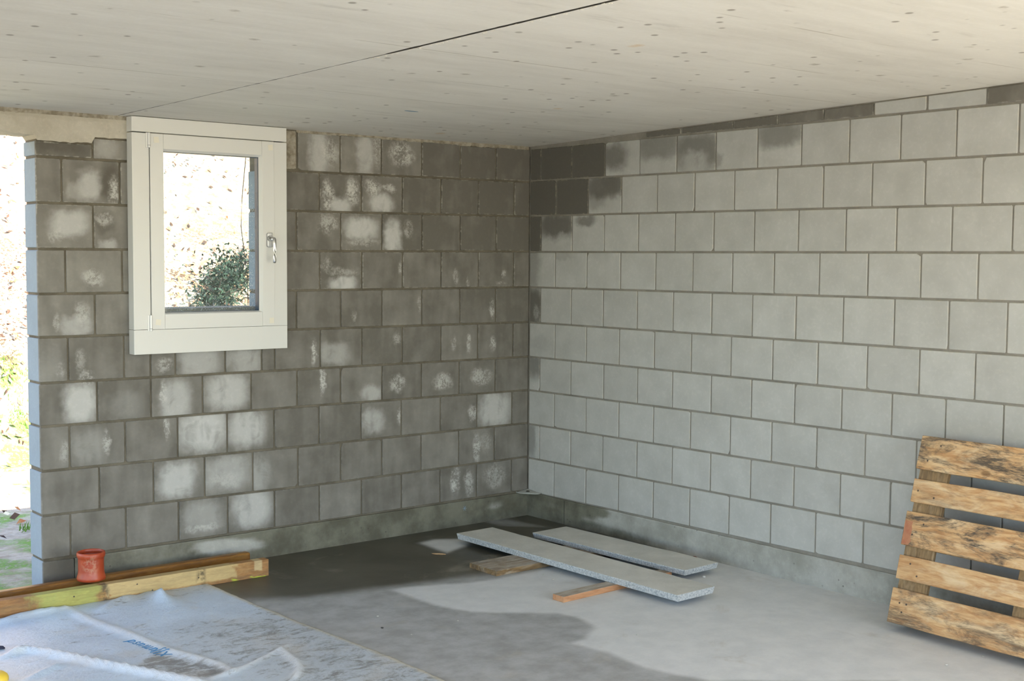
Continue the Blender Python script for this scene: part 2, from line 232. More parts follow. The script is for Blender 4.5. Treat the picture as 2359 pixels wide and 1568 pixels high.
MORTAR_R = concrete('grey_brown_mortar', (.20, .185, .16, 1), (.27, .25, .22, 1), (.12, .10, .08, 1), 7).m
LINTEL = concrete('beige_concrete', (.40, .365, .30, 1), (.50, .465, .39, 1), (.16, .13, .09, 1), 5).m
ROUGHM = concrete('ragged_mortar', (.20, .17, .125, 1), (.40, .365, .30, 1), (.10, .08, .05, 1), 26).m
def plinth_mat():
    m = M('cast_concrete_plinth', .85, .25); p = m.pos(); w_ = m.gattr('damp')
    n1 = m.noise(p, 5, 5, .6); n2 = m.noise(p, 55, 4, .65)
    dry = m.mix(m.ramp(n1, .3, .7), (.27, .265, .235, 1), (.41, .405, .375, 1)); wet = m.mix(m.ramp(n1, .35, .65), (.105, .10, .075, 1), (.185, .18, .14, 1))
    f = m.ramp(m.math('ADD', w_, m.math('MULTIPLY', m.math('SUBTRACT', m.noise(p, 14, 4, .6), .5), .6)), .1, .9)
    c = m.mix(f, dry, wet); d, _ = m.vor(p, 22)
    s = m.math('MULTIPLY', m.ramp(d, .14, .05), m.ramp(m.noise(p, 9, 2), .5, .6)); c = m.mix(m.math('MULTIPLY', s, .7), c, (.08, .075, .06, 1))
    c = m.mix(m.math('MULTIPLY', m.math('SUBTRACT', n2, .5), .5), c, (1, 1, 1, 1), 'OVERLAY'); m.color(c); m.bump(n2, .3, .003); return m.m
PLINTH = plinth_mat()
def floor_mat():
    m = M('smoothed_screed', .6, .35); p = m.pos(); w_ = m.gattr('damp'); l_ = m.gattr('dry')
    n1 = m.noise(p, 2.2, 5, .6, .4); n2 = m.noise(p, 9, 5, .6); n3 = m.noise(p, 80, 3, .7)
    mid = m.mix(m.ramp(n2, .3, .7), (.30, .30, .29, 1), (.41, .415, .415, 1))
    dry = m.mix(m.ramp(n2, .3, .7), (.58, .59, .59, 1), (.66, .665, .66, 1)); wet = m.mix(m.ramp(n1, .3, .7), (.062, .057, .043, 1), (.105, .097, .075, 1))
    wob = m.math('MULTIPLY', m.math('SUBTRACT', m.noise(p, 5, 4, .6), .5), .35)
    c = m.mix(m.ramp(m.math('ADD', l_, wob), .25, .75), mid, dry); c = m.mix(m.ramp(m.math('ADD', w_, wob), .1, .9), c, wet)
    sandy = m.math('MULTIPLY', m.ramp(m.noise(p, 3.1, 5, .65, .6), .58, .72), .35); c = m.mix(sandy, c, (.40, .36, .29, 1))
    d, vc = m.vor(p, 60); f = m.math('MULTIPLY', m.ramp(d, .10, .03), m.ramp(m.noise(p, 6, 2), .55, .65)); c = m.mix(m.math('MULTIPLY', f, .6), c, (.5, .47, .4, 1))
    c = m.mix(m.math('MULTIPLY', m.math('SUBTRACT', n3, .5), .35), c, (1, 1, 1, 1), 'OVERLAY'); m.color(c)
    m.put(m.b.inputs['Roughness'], m.math('SUBTRACT', .62, m.math('MULTIPLY', w_, .22))); m.bump(m.math('ADD', n2, m.math('MULTIPLY', n3, .3)), .18, .004); return m.m
FLOOR = floor_mat()
def ceil_mat():
    m = M('formed_concrete_ceiling', .85, .2); p = m.pos()
    n1 = m.noise(p, 1.6, 4, .6, 0, (.55, 1.6, 1)); n2 = m.noise(p, 7, 5, .65, 0, (.35, 2.2, 1)); n3 = m.noise(p, 60, 3, .6)
    c = m.mix(m.ramp(n1, .25, .75), (.60, .565, .495, 1), (.70, .665, .59, 1)); c = m.mix(m.math('MULTIPLY', m.ramp(n2, .42, .72), .35), c, (.76, .725, .65, 1))
    c = m.mix(m.math('MULTIPLY', m.ramp(n2, .42, .25), .5), c, (.48, .445, .385, 1))
    d, vc = m.vor(p, 4.6, (1, 1.15, 1)); sp = m.math('MULTIPLY', m.ramp(m.math('ADD', d, m.math('MULTIPLY', m.noise(p, 18, 4, .7), .30)), .27, .17), m.ramp(vc, .55, .50))
    c = m.mix(m.math('MULTIPLY', sp, .6), c, (.27, .225, .165, 1))
    d, vc = m.vor(m.vmath('ADD', p, (7, 3, 0)), 9, (1, 1, 1)); sp = m.math('MULTIPLY', m.ramp(d, .14, .07), m.ramp(m.noise(p, 1.3, 2), .38, .48))
    c = m.mix(m.math('MULTIPLY', sp, .75), c, (.22, .19, .15, 1))
    d, vc = m.vor(m.vmath('ADD', p, (1, 8, 0)), 2.1); sp = m.math('MULTIPLY', m.ramp(m.math('ADD', d, m.math('MULTIPLY', m.noise(p, 22, 3), .1)), .13, .09), m.ramp(m.noise(p, .8, 1), .5, .56))
    c = m.mix(m.math('MULTIPLY', sp, .6), c, (.60, .43, .24, 1))
    sp3 = m.n('SeparateXYZ'); m.put(sp3.inputs[0], p)       # formwork board lines running along x
    yy = m.math('ADD', sp3.outputs[1], m.math('MULTIPLY', m.noise(p, .8, 2), .02)); fr = m.math('FRACT', m.math('MULTIPLY', yy, 2.05)); ln = m.ramp(m.math('ABSOLUTE', m.math('SUBTRACT', fr, .5)), .012, .002)
    ln = m.math('MULTIPLY', ln, m.ramp(m.noise(p, 2.3, 3, .6, 0, (.7, 3, 1)), .45, .6)); c = m.mix(m.math('MULTIPLY', ln, .65), c, (.33, .28, .21, 1))
    c = m.mix(m.math('MULTIPLY', m.math('SUBTRACT', n3, .5), .25), c, (1, 1, 1, 1), 'OVERLAY'); m.color(c); m.bump(m.math('ADD', n2, m.math('MULTIPLY', n3, .3)), .12, .004); return m.m
CEIL = ceil_mat()
def sheet_mat():
    m = M('dusty_plastic_film', .42, .45); p = m.pos()
    n1 = m.noise(p, 3, 5, .6, .5); st = m.noise(p, 17, 6, .75, .9, (.55, 1.0, 1)); n3 = m.noise(p, 70, 4, .7)
    c = m.mix(m.ramp(n1, .3, .7), (.48, .56, .66, 1), (.60, .69, .80, 1)); g = m.gattr('dirt')
    f = m.ramp(m.math('ADD', m.math('ADD', st, m.math('MULTIPLY', g, .22)), m.math('MULTIPLY', m.math('SUBTRACT', n3, .5), .25)), .56, .78)
    c = m.mix(m.math('MULTIPLY', m.math('MINIMUM', g, .6), 1.1), c, (.44, .455, .46, 1))
    c = m.mix(m.math('MULTIPLY', f, .8), c, (.17, .16, .14, 1))
    c = m.mix(m.math('MULTIPLY', m.ramp(m.math('ADD', g, m.math('MULTIPLY', m.math('SUBTRACT', st, .5), .8)), .9, 1.5), .85), c, (.13, .135, .135, 1))
    c = m.mix(m.math('MULTIPLY', m.ramp(m.noise(m.vmath('ADD', p, (3, 5, 0)), 4, 4, .6), .5, .75), .4), c, (.52, .46, .39, 1))
    c = m.mix(m.gattr('fold'), c, (.72, .74, .77, 1)); c = m.mix(m.gattr('sand'), c, (.50, .46, .37, 1)); m.color(c)
    m.put(m.b.inputs['Roughness'], m.ramp(f, 0, 1, .38, .75)); m.bump(m.math('ADD', st, m.math('MULTIPLY', n3, .4)), .55, .009); return m.m
SHEET = sheet_mat()
def wood(name, base, darkc, pale, mold=.5, sc=1.0, stainc=None, rough=.75, moldc=(.07, .06, .05, 1)):
    m = M(name, rough, .25); o = m.obj(); r = m.rnd()
    off = m.n('CombineXYZ')
    for i, k in enumerate((13.7, 47.1, 29.3)): m.put(off.inputs[i], m.math('MULTIPLY', r, k))
    v = m.vmath('ADD', o, off.outputs[0])
    g = m.noise(v, 9 * sc, 5, .6, .8, (1, 7, 7)); fg = m.noise(v, 40 * sc, 4, .7, .2, (1, 9, 9)); bl = m.noise(v, 4.5 * sc, 4, .65, .6, (1, 3, 3))
    c = m.mix(m.ramp(g, .3, .7), base, darkc); c = m.mix(m.math('MULTIPLY', m.ramp(bl, .45, .7), .7), c, pale)
    mo = m.ramp(m.math('ADD', m.math('MULTIPLY', m.noise(m.vmath('ADD', v, (5, 2, 9)), 5 * sc, 5, .7, .9, (1, 3.2, 3.2)), .75), m.math('MULTIPLY', fg, .35)), .49, .68)
    c = m.mix(m.math('MULTIPLY', mo, m.oattr('mold')), c, moldc)
    d, vc = m.vor(v, 3.2 * sc, (1, 2.2, 2.2)); k = m.math('MULTIPLY', m.ramp(d, .10, .06), m.ramp(vc, .5, .45)); c = m.mix(m.math('MULTIPLY', k, .7), c, tuple(x * .35 for x in darkc[:3]) + (1,))
    c = m.mix(m.math('MULTIPLY', m.math('SUBTRACT', fg, .5), .9), c, (1, 1, 1, 1), 'OVERLAY')
    if stainc:
        sp = m.n('SeparateXYZ'); m.put(sp.inputs[0], o); w1 = m.math('MULTIPLY', m.math('SUBTRACT', m.noise(v, 9, 4, .65), .5), .30)
        xx = m.math('ADD', sp.outputs[0], w1); zz = m.math('ADD', sp.outputs[2], m.math('MULTIPLY', w1, .12))
        green = m.math('MULTIPLY', m.ramp(xx, -.13, -.06), m.ramp(xx, .20, .12)); c = m.mix(m.math('MULTIPLY', green, .62), c, stainc)
        cream = m.math('MULTIPLY', m.math('MULTIPLY', m.ramp(xx, .19, .21), m.ramp(xx, .82, .78)), m.ramp(zz, .010, .020)); c = m.mix(m.math('MULTIPLY', cream, .75), c, (.56, .43, .21, 1))
        spot = m.math('MULTIPLY', m.math('MULTIPLY', m.ramp(sp.outputs[0], .895, .905), m.ramp(sp.outputs[0], .945, .935)), m.ramp(zz, .03, .035)); c = m.mix(m.math('MULTIPLY', spot, .7), c, (.6, .48, .27, 1))
        for kx in (.185, .63): c = m.mix(m.math('MULTIPLY', m.ramp(m.math('ABSOLUTE', m.math('SUBTRACT', m.math('ADD', sp.outputs[0], m.math('MULTIPLY', w1, .12)), kx)), .030, .004), m.math('MULTIPLY', m.ramp(m.noise(v, 30, 3, .6), .38, .62), .95)), c, (.11, .09, .055, 1))
        edge = m.math('MULTIPLY', m.ramp(zz, .009, .005), m.ramp(m.noise(v, 3, 2), .47, .5)); c = m.mix(m.math('MULTIPLY', edge, .8), c, (.50, .62, .05, 1)); c = m.mix(m.math('MULTIPLY', m.math('SUBTRACT', g, .42), .9), c, (.22, .13, .06, 1)); c = m.mix(m.math('MULTIPLY', m.math('SUBTRACT', fg, .5), .9), c, (1, 1, 1, 1), 'OVERLAY')
    m.color(c); m.bump(m.math('ADD', fg, g), .3, .002); return m.m
PALLET = wood('weathered_pine', (.60, .39, .20, 1), (.40, .21, .09, 1), (.68, .53, .34, 1))
STRINGER = wood('grey_brown_pine', (.30, .20, .10, 1), (.19, .12, .06, 1), (.40, .29, .17, 1), sc=1.6)
BEAM = wood('stained_timber', (.40, .20, .075, 1), (.26, .12, .045, 1), (.44, .28, .12, 1), stainc=(.40, .47, .13, 1))
REARB = wood('orange_varnished_timber', (.27, .12, .025, 1), (.17, .07, .015, 1), (.33, .17, .04, 1), rough=.35)
BATTEN1 = wood('brown_wet_batten', (.26, .165, .075, 1), (.15, .09, .04, 1), (.50, .44, .35, 1))
BATTEN2 = wood('fresh_orange_batten', (.52, .27, .14, 1), (.40, .19, .09, 1), (.50, .30, .17, 1))
DUSTTOP = wood('cement_dusted_wood', (.42, .38, .32, 1), (.28, .20, .13, 1), (.52, .49, .44, 1))
SLAB = concrete('cast_concrete_board', (.52, .515, .47, 1), (.62, .61, .56, 1), (.58, .50, .36, 1), 6, spotamt=.3).m
def slab_side():
    m = M('speckled_concrete_edge', .9, .2); p = m.pos(); n = m.noise(p, 130, 3, .7); c = m.mix(m.ramp(n, .3, .65), (.27, .29, .31, 1), (.56, .565, .56, 1)); m.color(c); m.bump(n, .6, .003); return m.m
SLABSIDE = slab_side()
WHITE = plain('white_painted_frame', (.66, .655, .625, 1), .38, .45)
WHITE_S = plain('white_painted_sash', (.67, .665, .64, 1), .34, .5)
SHADOWGAP = plain('shadow_gap_grey', (.22, .22, .21, 1), .7)
METAL = plain('satin_aluminium', (.72, .72, .72, 1), .28, .5, 1.0)
HINGE = plain('white_metal_hinge', (.66, .66, .66, 1), .35, .5, .3)
TAPE = plain('beige_tape', (.74, .70, .60, 1), .7)
SPACER = plain('dark_blue_glazing_spacer', (.02, .07, .17, 1), .3, .5)
SEAL = plain('dark_glazing_seal', (.02, .035, .05, 1), .5)
PIPE = None
def pipe_mat():
    m = M('orange_pvc', .38, .5); o = m.obj(); n = m.noise(o, 14, 4, .6); c = m.mix(m.ramp(n, .3, .7), (.33, .045, .016, 1), (.42, .07, .022, 1))
    d = m.vmath('LENGTH', m.vmath('MULTIPLY', m.vmath('SUBTRACT', o, (-.020, -.055, .075)), (32, 12, 22))); f = m.math('MULTIPLY', m.ramp(d, 1.3, .5), m.ramp(m.noise(o, 60, 4, .7), .42, .6))
    c = m.mix(m.math('MULTIPLY', f, .5), c, (.48, .30, .19, 1)); m.color(c); m.bump(n, .1, .001); return m.m
PIPE = pipe_mat()
def glass_mat():
    m = bpy.data.materials.new('window_glass'); m.use_nodes = True; t = m.node_tree; t.nodes.clear()
    o = t.nodes.new('ShaderNodeOutputMaterial'); a = t.nodes.new('ShaderNodeBsdfTransparent'); g = t.nodes.new('ShaderNodeBsdfGlossy'); x = t.nodes.new('ShaderNodeMixShader'); f = t.nodes.new('ShaderNodeFresnel')
    a.inputs[0].default_value = (.93, .96, .96, 1); g.inputs['Roughness'].default_value = .02; f.inputs[0].default_value = 1.45
    t.links.new(f.outputs[0], x.inputs[0]); t.links.new(a.outputs[0], x.inputs[1]); t.links.new(g.outputs[0], x.inputs[2]); t.links.new(x.outputs[0], o.inputs[0]); return m
GLASS = glass_mat()
def drop_mat():
    m = bpy.data.materials.new('water_droplet'); m.use_nodes = True; t = m.node_tree; t.nodes.clear()
    o = t.nodes.new('ShaderNodeOutputMaterial'); a = t.nodes.new('ShaderNodeBsdfTranslucent'); g = t.nodes.new('ShaderNodeBsdfGlossy'); x = t.nodes.new('ShaderNodeMixShader')
    a.inputs[0].default_value = (.95, .97, 1, 1); g.inputs['Roughness'].default_value = .05; x.inputs[0].default_value = .3
    t.links.new(a.outputs[0], x.inputs[1]); t.links.new(g.outputs[0], x.inputs[2]); t.links.new(x.outputs[0], o.inputs[0]); return m
DROP = drop_mat()
def ground_mat():
    m = M('sandy_soil_and_grass', .95, .1); p = m.pos(); n1 = m.noise(p, 1.7, 5, .65, .4); n2 = m.noise(p, 11, 5, .7); n3 = m.noise(p, 38, 4, .7)
    sep = m.n('SeparateXYZ'); m.put(sep.inputs[0], p)
    soil = m.mix(m.ramp(n2, .3, .7), (.33, .27, .20, 1), (.50, .43, .34, 1)); grass = m.mix(m.ramp(n3, .3, .7), (.09, .19, .035, 1), (.21, .34, .08, 1)); leaf = m.mix(m.ramp(n2, .38, .58), (.42, .22, .12, 1), (.50, .42, .29, 1))
    c = m.mix(m.math('MULTIPLY', m.ramp(n1, .47, .6), m.ramp(n3, .3, .55)), soil, grass)
    up = m.ramp(m.math('ADD', sep.outputs[2], m.math('MULTIPLY', m.math('SUBTRACT', n1, .5), .8)), .5, .9); leafy = m.mix(m.ramp(m.math('ADD', n3, m.math('MULTIPLY', m.math('SUBTRACT', n1, .5), .5)), .50, .62), leaf, m.mix(m.ramp(sep.outputs[2], 1.2, 2.6), (.07, .045, .035, 1), (.42, .30, .2, 1)))  # dark specks pale higher up, putting the overexposed glare into the leaf colour
    c = m.mix(up, c, leafy); m.color(c); m.bump(n3, .6, .03); return m.m
GROUND = ground_mat()
def leaf_mat(name, a, b):
    m = M(name, .7, .2); m.color(m.mix(m.ramp(m.noise(m.pos(), 9, 3), .35, .65), a, b)); return m.m
# ------------------------------------------------------------------ the shell
def ceil_z(x, y): return 2.146 + .0215 * max(0, -y) + .010 * sstep(-1.2, 0, x)
ROOF_Y = -7.6; LEFT_X = -8.2; RW_END = -5.05
def rowz(tab, k, u):
    pts = sorted(tab[k]); 
    if k < 0 or len(pts) == 1: return pts[0][1]
    if u <= pts[0][0]: return pts[0][1]
    if u >= pts[-1][0]: return pts[-1][1]
    for (a, za), (b, zb) in zip(pts, pts[1:]):
        if a <= u <= b: return za + (zb - za) * (u - a) / (b - a)
rngb = random.Random(11)
def block_mesh(name, c4, depth, chip):
    # c4: TL, TR, BR, BL as (u, v) local; front face at y=0, 8-gon with nicked corners and a small arris
    pts = []
    for i in range(4):
        p = Vector(c4[i]); a = Vector(c4[i - 1]); b = Vector(c4[(i + 1) % 4])
        s = chip * (.4 + rngb.random() * 1.2); t = chip * (.4 + rngb.random() * 1.2)
        if rngb.random() < .07: s *= 4; t *= 2.5
        pts.append(p + (a - p).normalized() * s); pts.append(p + (b - p).normalized() * t)
    cx = sum(p.x for p in pts) / 8; cz = sum(p.y for p in pts) / 8; b = .0022
    ins = [Vector((p.x - math.copysign(b, p.x - cx), p.y - math.copysign(b, p.y - cz))) for p in pts]
    vs = [(p.x, 0, p.y) for p in ins] + [(p.x, b, p.y) for p in pts] + [(p.x, depth, p.y) for p in pts]
    fs = [tuple(range(8))[::-1]]
    for k in (0, 8):
        for i in range(8): fs.append((k + i, k + (i + 1) % 8, k + 8 + (i + 1) % 8, k + 8 + i))
    fs.append(tuple(range(16, 24)))
    return vs, fs
def make_block(side, parent, u0, u1, zbl, zbr, ztl, ztr, tone, rim, mat, patches, proud=.0, depth=.15, name='block', chip=.0035):
    cu = (u0 + u1) / 2; cz = (zbl + zbr + ztl + ztr) / 4
    c4 = [(u0 - cu, ztl - cz), (u1 - cu, ztr - cz), (u1 - cu, zbr - cz), (u0 - cu, zbl - cz)]
    vs, fs = block_mesh(name, c4, depth, chip)
    if side == 'L': o = mobj(name, vs, fs, mat, parent, (cu, -proud, cz))
    else: o = mobj(name, vs, fs, mat, parent, (-proud, -cu, cz), (0, 0, -math.pi / 2))
    o['tone'] = tone; o['rim'] = rim; o['half'] = [(u1 - u0) / 2, 0.0, (ztr - zbr) / 2]
    sm = [(p[0], p[1], p[2] * (1.9 if p[4] == -1 else 1), p[3] * (1.6 if p[4] == -1 else 1)) + tuple(p[4:]) for p in patches if p[5] == 0 and u0 < p[0] < u1 and zbl < p[1] < ztl + .02]
    cr = [p for p in patches if p[5] == 1 and u0 < p[0] < u1 and zbl < p[1] < ztl + .02]
    far = (9.0, 0.0, 9.0)
    for k in range(3):
        if k < len(sm): q = sm[k]; o['pa%d' % (k + 1)] = [q[0] - cu, 0.0, q[1] - cz]; o['pb%d' % (k + 1)] = [1 / q[2], q[4], 1 / q[3]]
        else: o['pa%d' % (k + 1)] = list(far); o['pb%d' % (k + 1)] = [1.0, 0.0, 1.0]
    for k in range(2):
        if k < len(cr): q = cr[k]; o['ca%d' % (k + 1)] = [q[0] - cu, 0.0, q[1] - cz]; o['cb%d' % (k + 1)] = [1 / q[2], q[4], 1 / q[3]]
        else: o['ca%d' % (k + 1)] = list(far); o['cb%d' % (k + 1)] = [1.0, 0.0, 1.0]
    return o
J = .0045
# left (window) wall: recessed mortar core with the window opening and the doorway left of it
END_X = -2.842; OX0, OX1, OZ0, OZ1 = -2.335, -1.731, 1.147, 2.02
bm = bmesh.new()
box(bm, END_X + .006, OX0 - .004, .006, .144, 0, 2.13); box(bm, OX1 + .004, 0.0, .006, .144, 0, 2.15); box(bm, OX0 - .004, OX1 + .004, .006, .144, 0, OZ0 - .004)
box(bm, OX0 - .004, OX1 + .004, .006, .144, OZ1 + .004, 2.13)
wall_left = bobj('wall_left', bm, MORTAR_L); tag(wall_left, 'left block wall with stained grey blocks, a white window and a doorway at its end', kind='structure')
for r in range(1, 11):
    ed = [END_X] + [j for j in JOINT_L[r] if j != 'W'] + [-.004]
    seq = [END_X]; segs = []
    for j in JOINT_L[r]:
        if j == 'W': segs.append((seq[-1], OX0, 'end')); seq.append(OX1)
        else: segs.append((seq[-1], j, None)); seq.append(j)
    segs.append((seq[-1], -.005, None))
    for a, b, fl in segs:
        if b - a < .012: continue
        if r == 1 and a < -1.6: continue
        u0 = a + (0 if a in (END_X, OX1) else J); u1 = b - (0 if fl == 'end' or b == -.005 else J)
        zb0, zb1 = rowz(ROWZ_L, r - 1, u0) + .0055, rowz(ROWZ_L, r - 1, u1) + .0055
        if r == 1: zt0, zt1 = 2.133 + rngb.uniform(-.003, .003), 2.134 + rngb.uniform(-.003, .003)
        else: zt0, zt1 = rowz(ROWZ_L, r - 2, u0) - .0055, rowz(ROWZ_L, r - 2, u1) - .0055
        cx = (u0 + u1) / 2
        tone = .17 + .08 * sstep(6, 10, r) + rngb.uniform(-.10, .10)
        if cx > -.9 and r < 4: tone -= .12
        if cx < -2.3 and r < 6: tone += .22
        if r == 1 and cx < -.75: tone += .2
        if cx > -.25: tone -= .05
        rim = .45 if (r <= 4 and cx > -1.6) or (cx < -2.3 and r < 4) else .14
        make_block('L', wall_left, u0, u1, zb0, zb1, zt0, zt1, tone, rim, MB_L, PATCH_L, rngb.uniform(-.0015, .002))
# row one left of the window: the two cut blocks under the lintel
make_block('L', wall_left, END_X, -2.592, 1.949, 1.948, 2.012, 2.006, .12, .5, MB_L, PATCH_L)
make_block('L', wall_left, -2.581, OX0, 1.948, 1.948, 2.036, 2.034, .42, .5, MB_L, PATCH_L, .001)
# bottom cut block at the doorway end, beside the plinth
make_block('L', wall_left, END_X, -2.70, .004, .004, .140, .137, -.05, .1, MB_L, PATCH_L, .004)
def rough_slab(name, x0, x1, zlo, zhi, y, depth, mat, parent, amp=.006, sx=.02, sz=.015, lab=None, fr=9):
    xs = frange(x0, x1, sx); vs = []; nz = max(2, int((zhi((x0 + x1) / 2) - zlo((x0 + x1) / 2)) / sz) + 1)
    for x in xs:
        a = zlo(x) + amp * N(x * 31, 3.3) + amp * .8 * N(x * 85, 7.1); b = zhi(x)
        for k in range(nz + 1):
            z = a + (b - a) * k / nz; vs.append((x, y - (.003 + amp * .45 * N(x * fr, z * fr, 5) + amp * .35 * N(x * fr * 4, z * fr * 4, 2)) * (0 if k == nz else 1), z))
    m = nz + 1; fs = [(i * m + k, (i + 1) * m + k, (i + 1) * m + k + 1, i * m + k + 1) for i in range(len(xs) - 1) for k in range(nz)]
    base = len(vs)
    for i in range(len(xs)): vs.append((xs[i], y + depth, vs[i * m][2])); vs.append((xs[i], y + depth, vs[i * m + nz][2]))
    for i in range(len(xs) - 1):
        a, b = base + 2 * i, base + 2 * i + 2
        fs.append((i * m, a, b, (i + 1) * m)); fs.append((i * m + nz, (i + 1) * m + nz, b + 1, a + 1)); fs.append((a, a + 1, b + 1, b))
    for i in (0, len(xs) - 1):
        f = tuple(i * m + k for k in range(m)) + (base + 2 * i + 1, base + 2 * i); fs.append(f if i else f[::-1])
    o = mobj(name, vs, fs, mat, parent)
    if lab: o['label'] = lab
    return o
rough_slab('lintel', -5.6, -1.60, lambda x: 2.036 + .012 * sstep(-2.9, -3.0, x) if x < END_X else (2.014 if x < -2.587 else 2.043), lambda x: 2.128, 0, .150, LINTEL, wall_left, .0055, .016, .014, 'beige cast concrete lintel over doorway and window')
rough_slab('mortar_joint', -5.6, -1.60, lambda x: 2.126, lambda x: ceil_z(x, 0) + .012, .004, .10, ROUGHM, wall_left, .007, .012, .006, fr=30)
rough_slab('mortar_patch', -1.66, -1.545, lambda x: 1.951, lambda x: 2.14, .003, .05, ROUGHM, wall_left, .005, .01, .01, 'rough beige mortar patch right of the window', fr=22)
rough_slab('mortar_joint', -1.54, -.01, lambda x: 2.132, lambda x: ceil_z(x, 0) + .01, .005, .06, ROUGHM, wall_left, .006, .012, .005, fr=30)
bm = bmesh.new(); box(bm, LEFT_X, -5.6, 0, .15, 0, 2.16); bobj('side_pier', bm, LINTEL, wall_left)
# right wall
bm = bmesh.new(); box(bm, .005, .145, RW_END, .15, 0, 2.14)
vs = []
wall_right = bobj('wall_right', bm, MORTAR_R); tag(wall_right, 'right wall of pale square grey blocks with dark damp blocks near the corner', kind='structure')
rough_slab_R = mobj('mortar_joint', *(lambda ys: ([(x, y, z) for y in ys for x, z in ((.005, 2.13), (.005 + .004 * N(y * 30, 1), ceil_z(0, y) + .01), (.145, ceil_z(0, y) + .01), (.145, 2.13))], [(4 * i + a, 4 * i + 4 + a, 4 * i + 4 + b, 4 * i + b) for i in range(len(ys) - 1) for a, b in ((0, 1), (1, 2), (2, 3), (3, 0))]))(frange(RW_END, .14, .04)), MORTAR_R, wall_right)
PR = [(-p[0],) + tuple(p[1:]) for p in PATCH_R]
for r in range(1, 11):
    js = [-.007] + list(JOINT_R[r])
    while js[-1] > RW_END + .3: js.append(js[-1] - .2618 + rngb.uniform(-.002, .002))
    js.append(RW_END)
    for k in range(len(js) - 1):
        u0 = -js[k] + (0 if k == 0 else J - .0008); u1 = -js[k + 1] - J + .0008
        if u1 - u0 < .02: continue
        zb0, zb1 = rowz(ROWZ_R, r - 1, -u0) + .0048, rowz(ROWZ_R, r - 1, -u1) + .0048
        if r == 1: zt0 = zt1 = 2.138
        else: zt0, zt1 = rowz(ROWZ_R, r - 2, -u0) - .0048, rowz(ROWZ_R, r - 2, -u1) - .0048
        make_block('R', wall_right, u0, u1, zb0, zb1, zt0, zt1, .72 + rngb.uniform(-.13, .13), .3, MB_R, PR, rngb.uniform(-.001, .0015))
fj = [-.93, -1.185, -1.528, -1.803, -2.064, -2.327, -2.589, -2.862, -3.12, -3.39, -3.65, -3.91, -4.17, -4.43, -4.69, -4.95, -5.21, -5.47, -5.73]
dk = [-.1, -.1, 0, .1, .12, .62, .66, -.05, .4]
for k in range(len(fj) - 1):
    u0, u1 = -fj[k] + .005, -fj[k + 1] - .005
    dark = dk[k] if k < len(dk) else rngb.choice([.1, .5, .65])
    z0, z1 = ceil_z(0, -u0) - .006, ceil_z(0, -u1) - .006
    o = make_block('R', wall_right, u0, u1, 2.148, 2.148, max(z0, 2.152), max(z1, 2.153), dark, .5, MB_R if dark > .3 else MB_L, [], .001 + rngb.uniform(0, .003), .14, 'filler_brick', .0016)
# plinths
def plinth(name, horizontal, a, b, fn, extra):
    xs = frange(a, b, .02); zs = [0, .02, .04, .06, .08, .10, .12, .133, .138]
    vs = []; vals = []; n = len(zs) + 1
    for x in xs:
        for k, z in enumerate(zs):
            d = .008 + .0018 * N(x * 14, z * 20) + (-.003 if k == len(zs) - 1 else 0); zz = z + (.002 * N(x * 22, 4) if k >= len(zs) - 2 else 0)
            vs.append((x, -d, zz) if horizontal else (-d, x, zz)); vals.append(fn(x, z))
        vs.append((x, .01, zs[-1] + .001) if horizontal else (.01, x, zs[-1] + .001)); vals.append(fn(x, .14))
    fs = [(i * n + k, (i + 1) * n + k, (i + 1) * n + k + 1, i * n + k + 1) for i in range(len(xs) - 1) for k in range(n - 1)]
    if not horizontal: fs = [f[::-1] for f in fs]
    o = mobj(name, vs, fs, PLINTH); at = o.data.attributes.new('damp', 'FLOAT', 'POINT'); at.data.foreach_set('value', vals)
    tag(o, extra, kind='structure'); return o
def dampL(x, z):
    v = .95 - .25 * sstep(-1.6, -2.3, x) 
    v -= 1.3 * max(0, 1 - math.hypot((x + 1.93) / .22, (z - .085 + .09 * (x + 1.93)) / .042)) ** .6 if math.hypot((x + 1.93) / .22, (z - .085 + .09 * (x + 1.93)) / .042) < 1 else 0
    q = math.hypot((x + .25) / .09, (z - .085) / .03); v -= .8 * max(0, 1 - q)
    return max(0, min(1, v))
def dampR(y, z):
    u = -y; v = 1 - sstep(.42, .56, u)
    q = math.hypot((u - .52) / .20, (z - .115) / .045); v = max(v, .95 * sstep(1.15, .7, q))
    v = max(v, .75 * sstep(1.5, .8, u) * sstep(.05, .0, z - .05 * (1.3 - u)))
    v = v * (.75 if .12 < u < .3 and .06 < z < .12 else 1)
    v = max(v, .35 * sstep(2.35, 2.6, u)); return v
base_l = plinth('baseboard_left', True, -2.70, -.0, dampL, 'damp olive grey concrete plinth under the left wall')
base_r = plinth('baseboard_right', False, RW_END, .0, dampR, 'grey concrete plinth under the right wall, dark and wet at the corner')
# hairline joint in the right plinth + little blue spray cross on the left plinth
CRACK = plain('dark_crack', (.03, .03, .025, 1), .9); BLUE = plain('blue_spray_paint', (.22, .33, .42, 1), .8)
bm = bmesh.new(); tube(bm, [(-.0095, -.334 + .002 * N(k, 2), .136 - k * .017) for k in range(9)], .0012, 5); bobj('crack', bm, CRACK, base_r)
bm = bmesh.new()
for a in (0, 60, 120): d = Vector((math.cos(math.radians(a)), 0, math.sin(math.radians(a)))) * .014; tube(bm, [Vector((-.475, -.0098, .097)) - d, Vector((-.475, -.0098, .097)) + d], .0012, 5)
bobj('spray_mark', bm, BLUE, base_l)
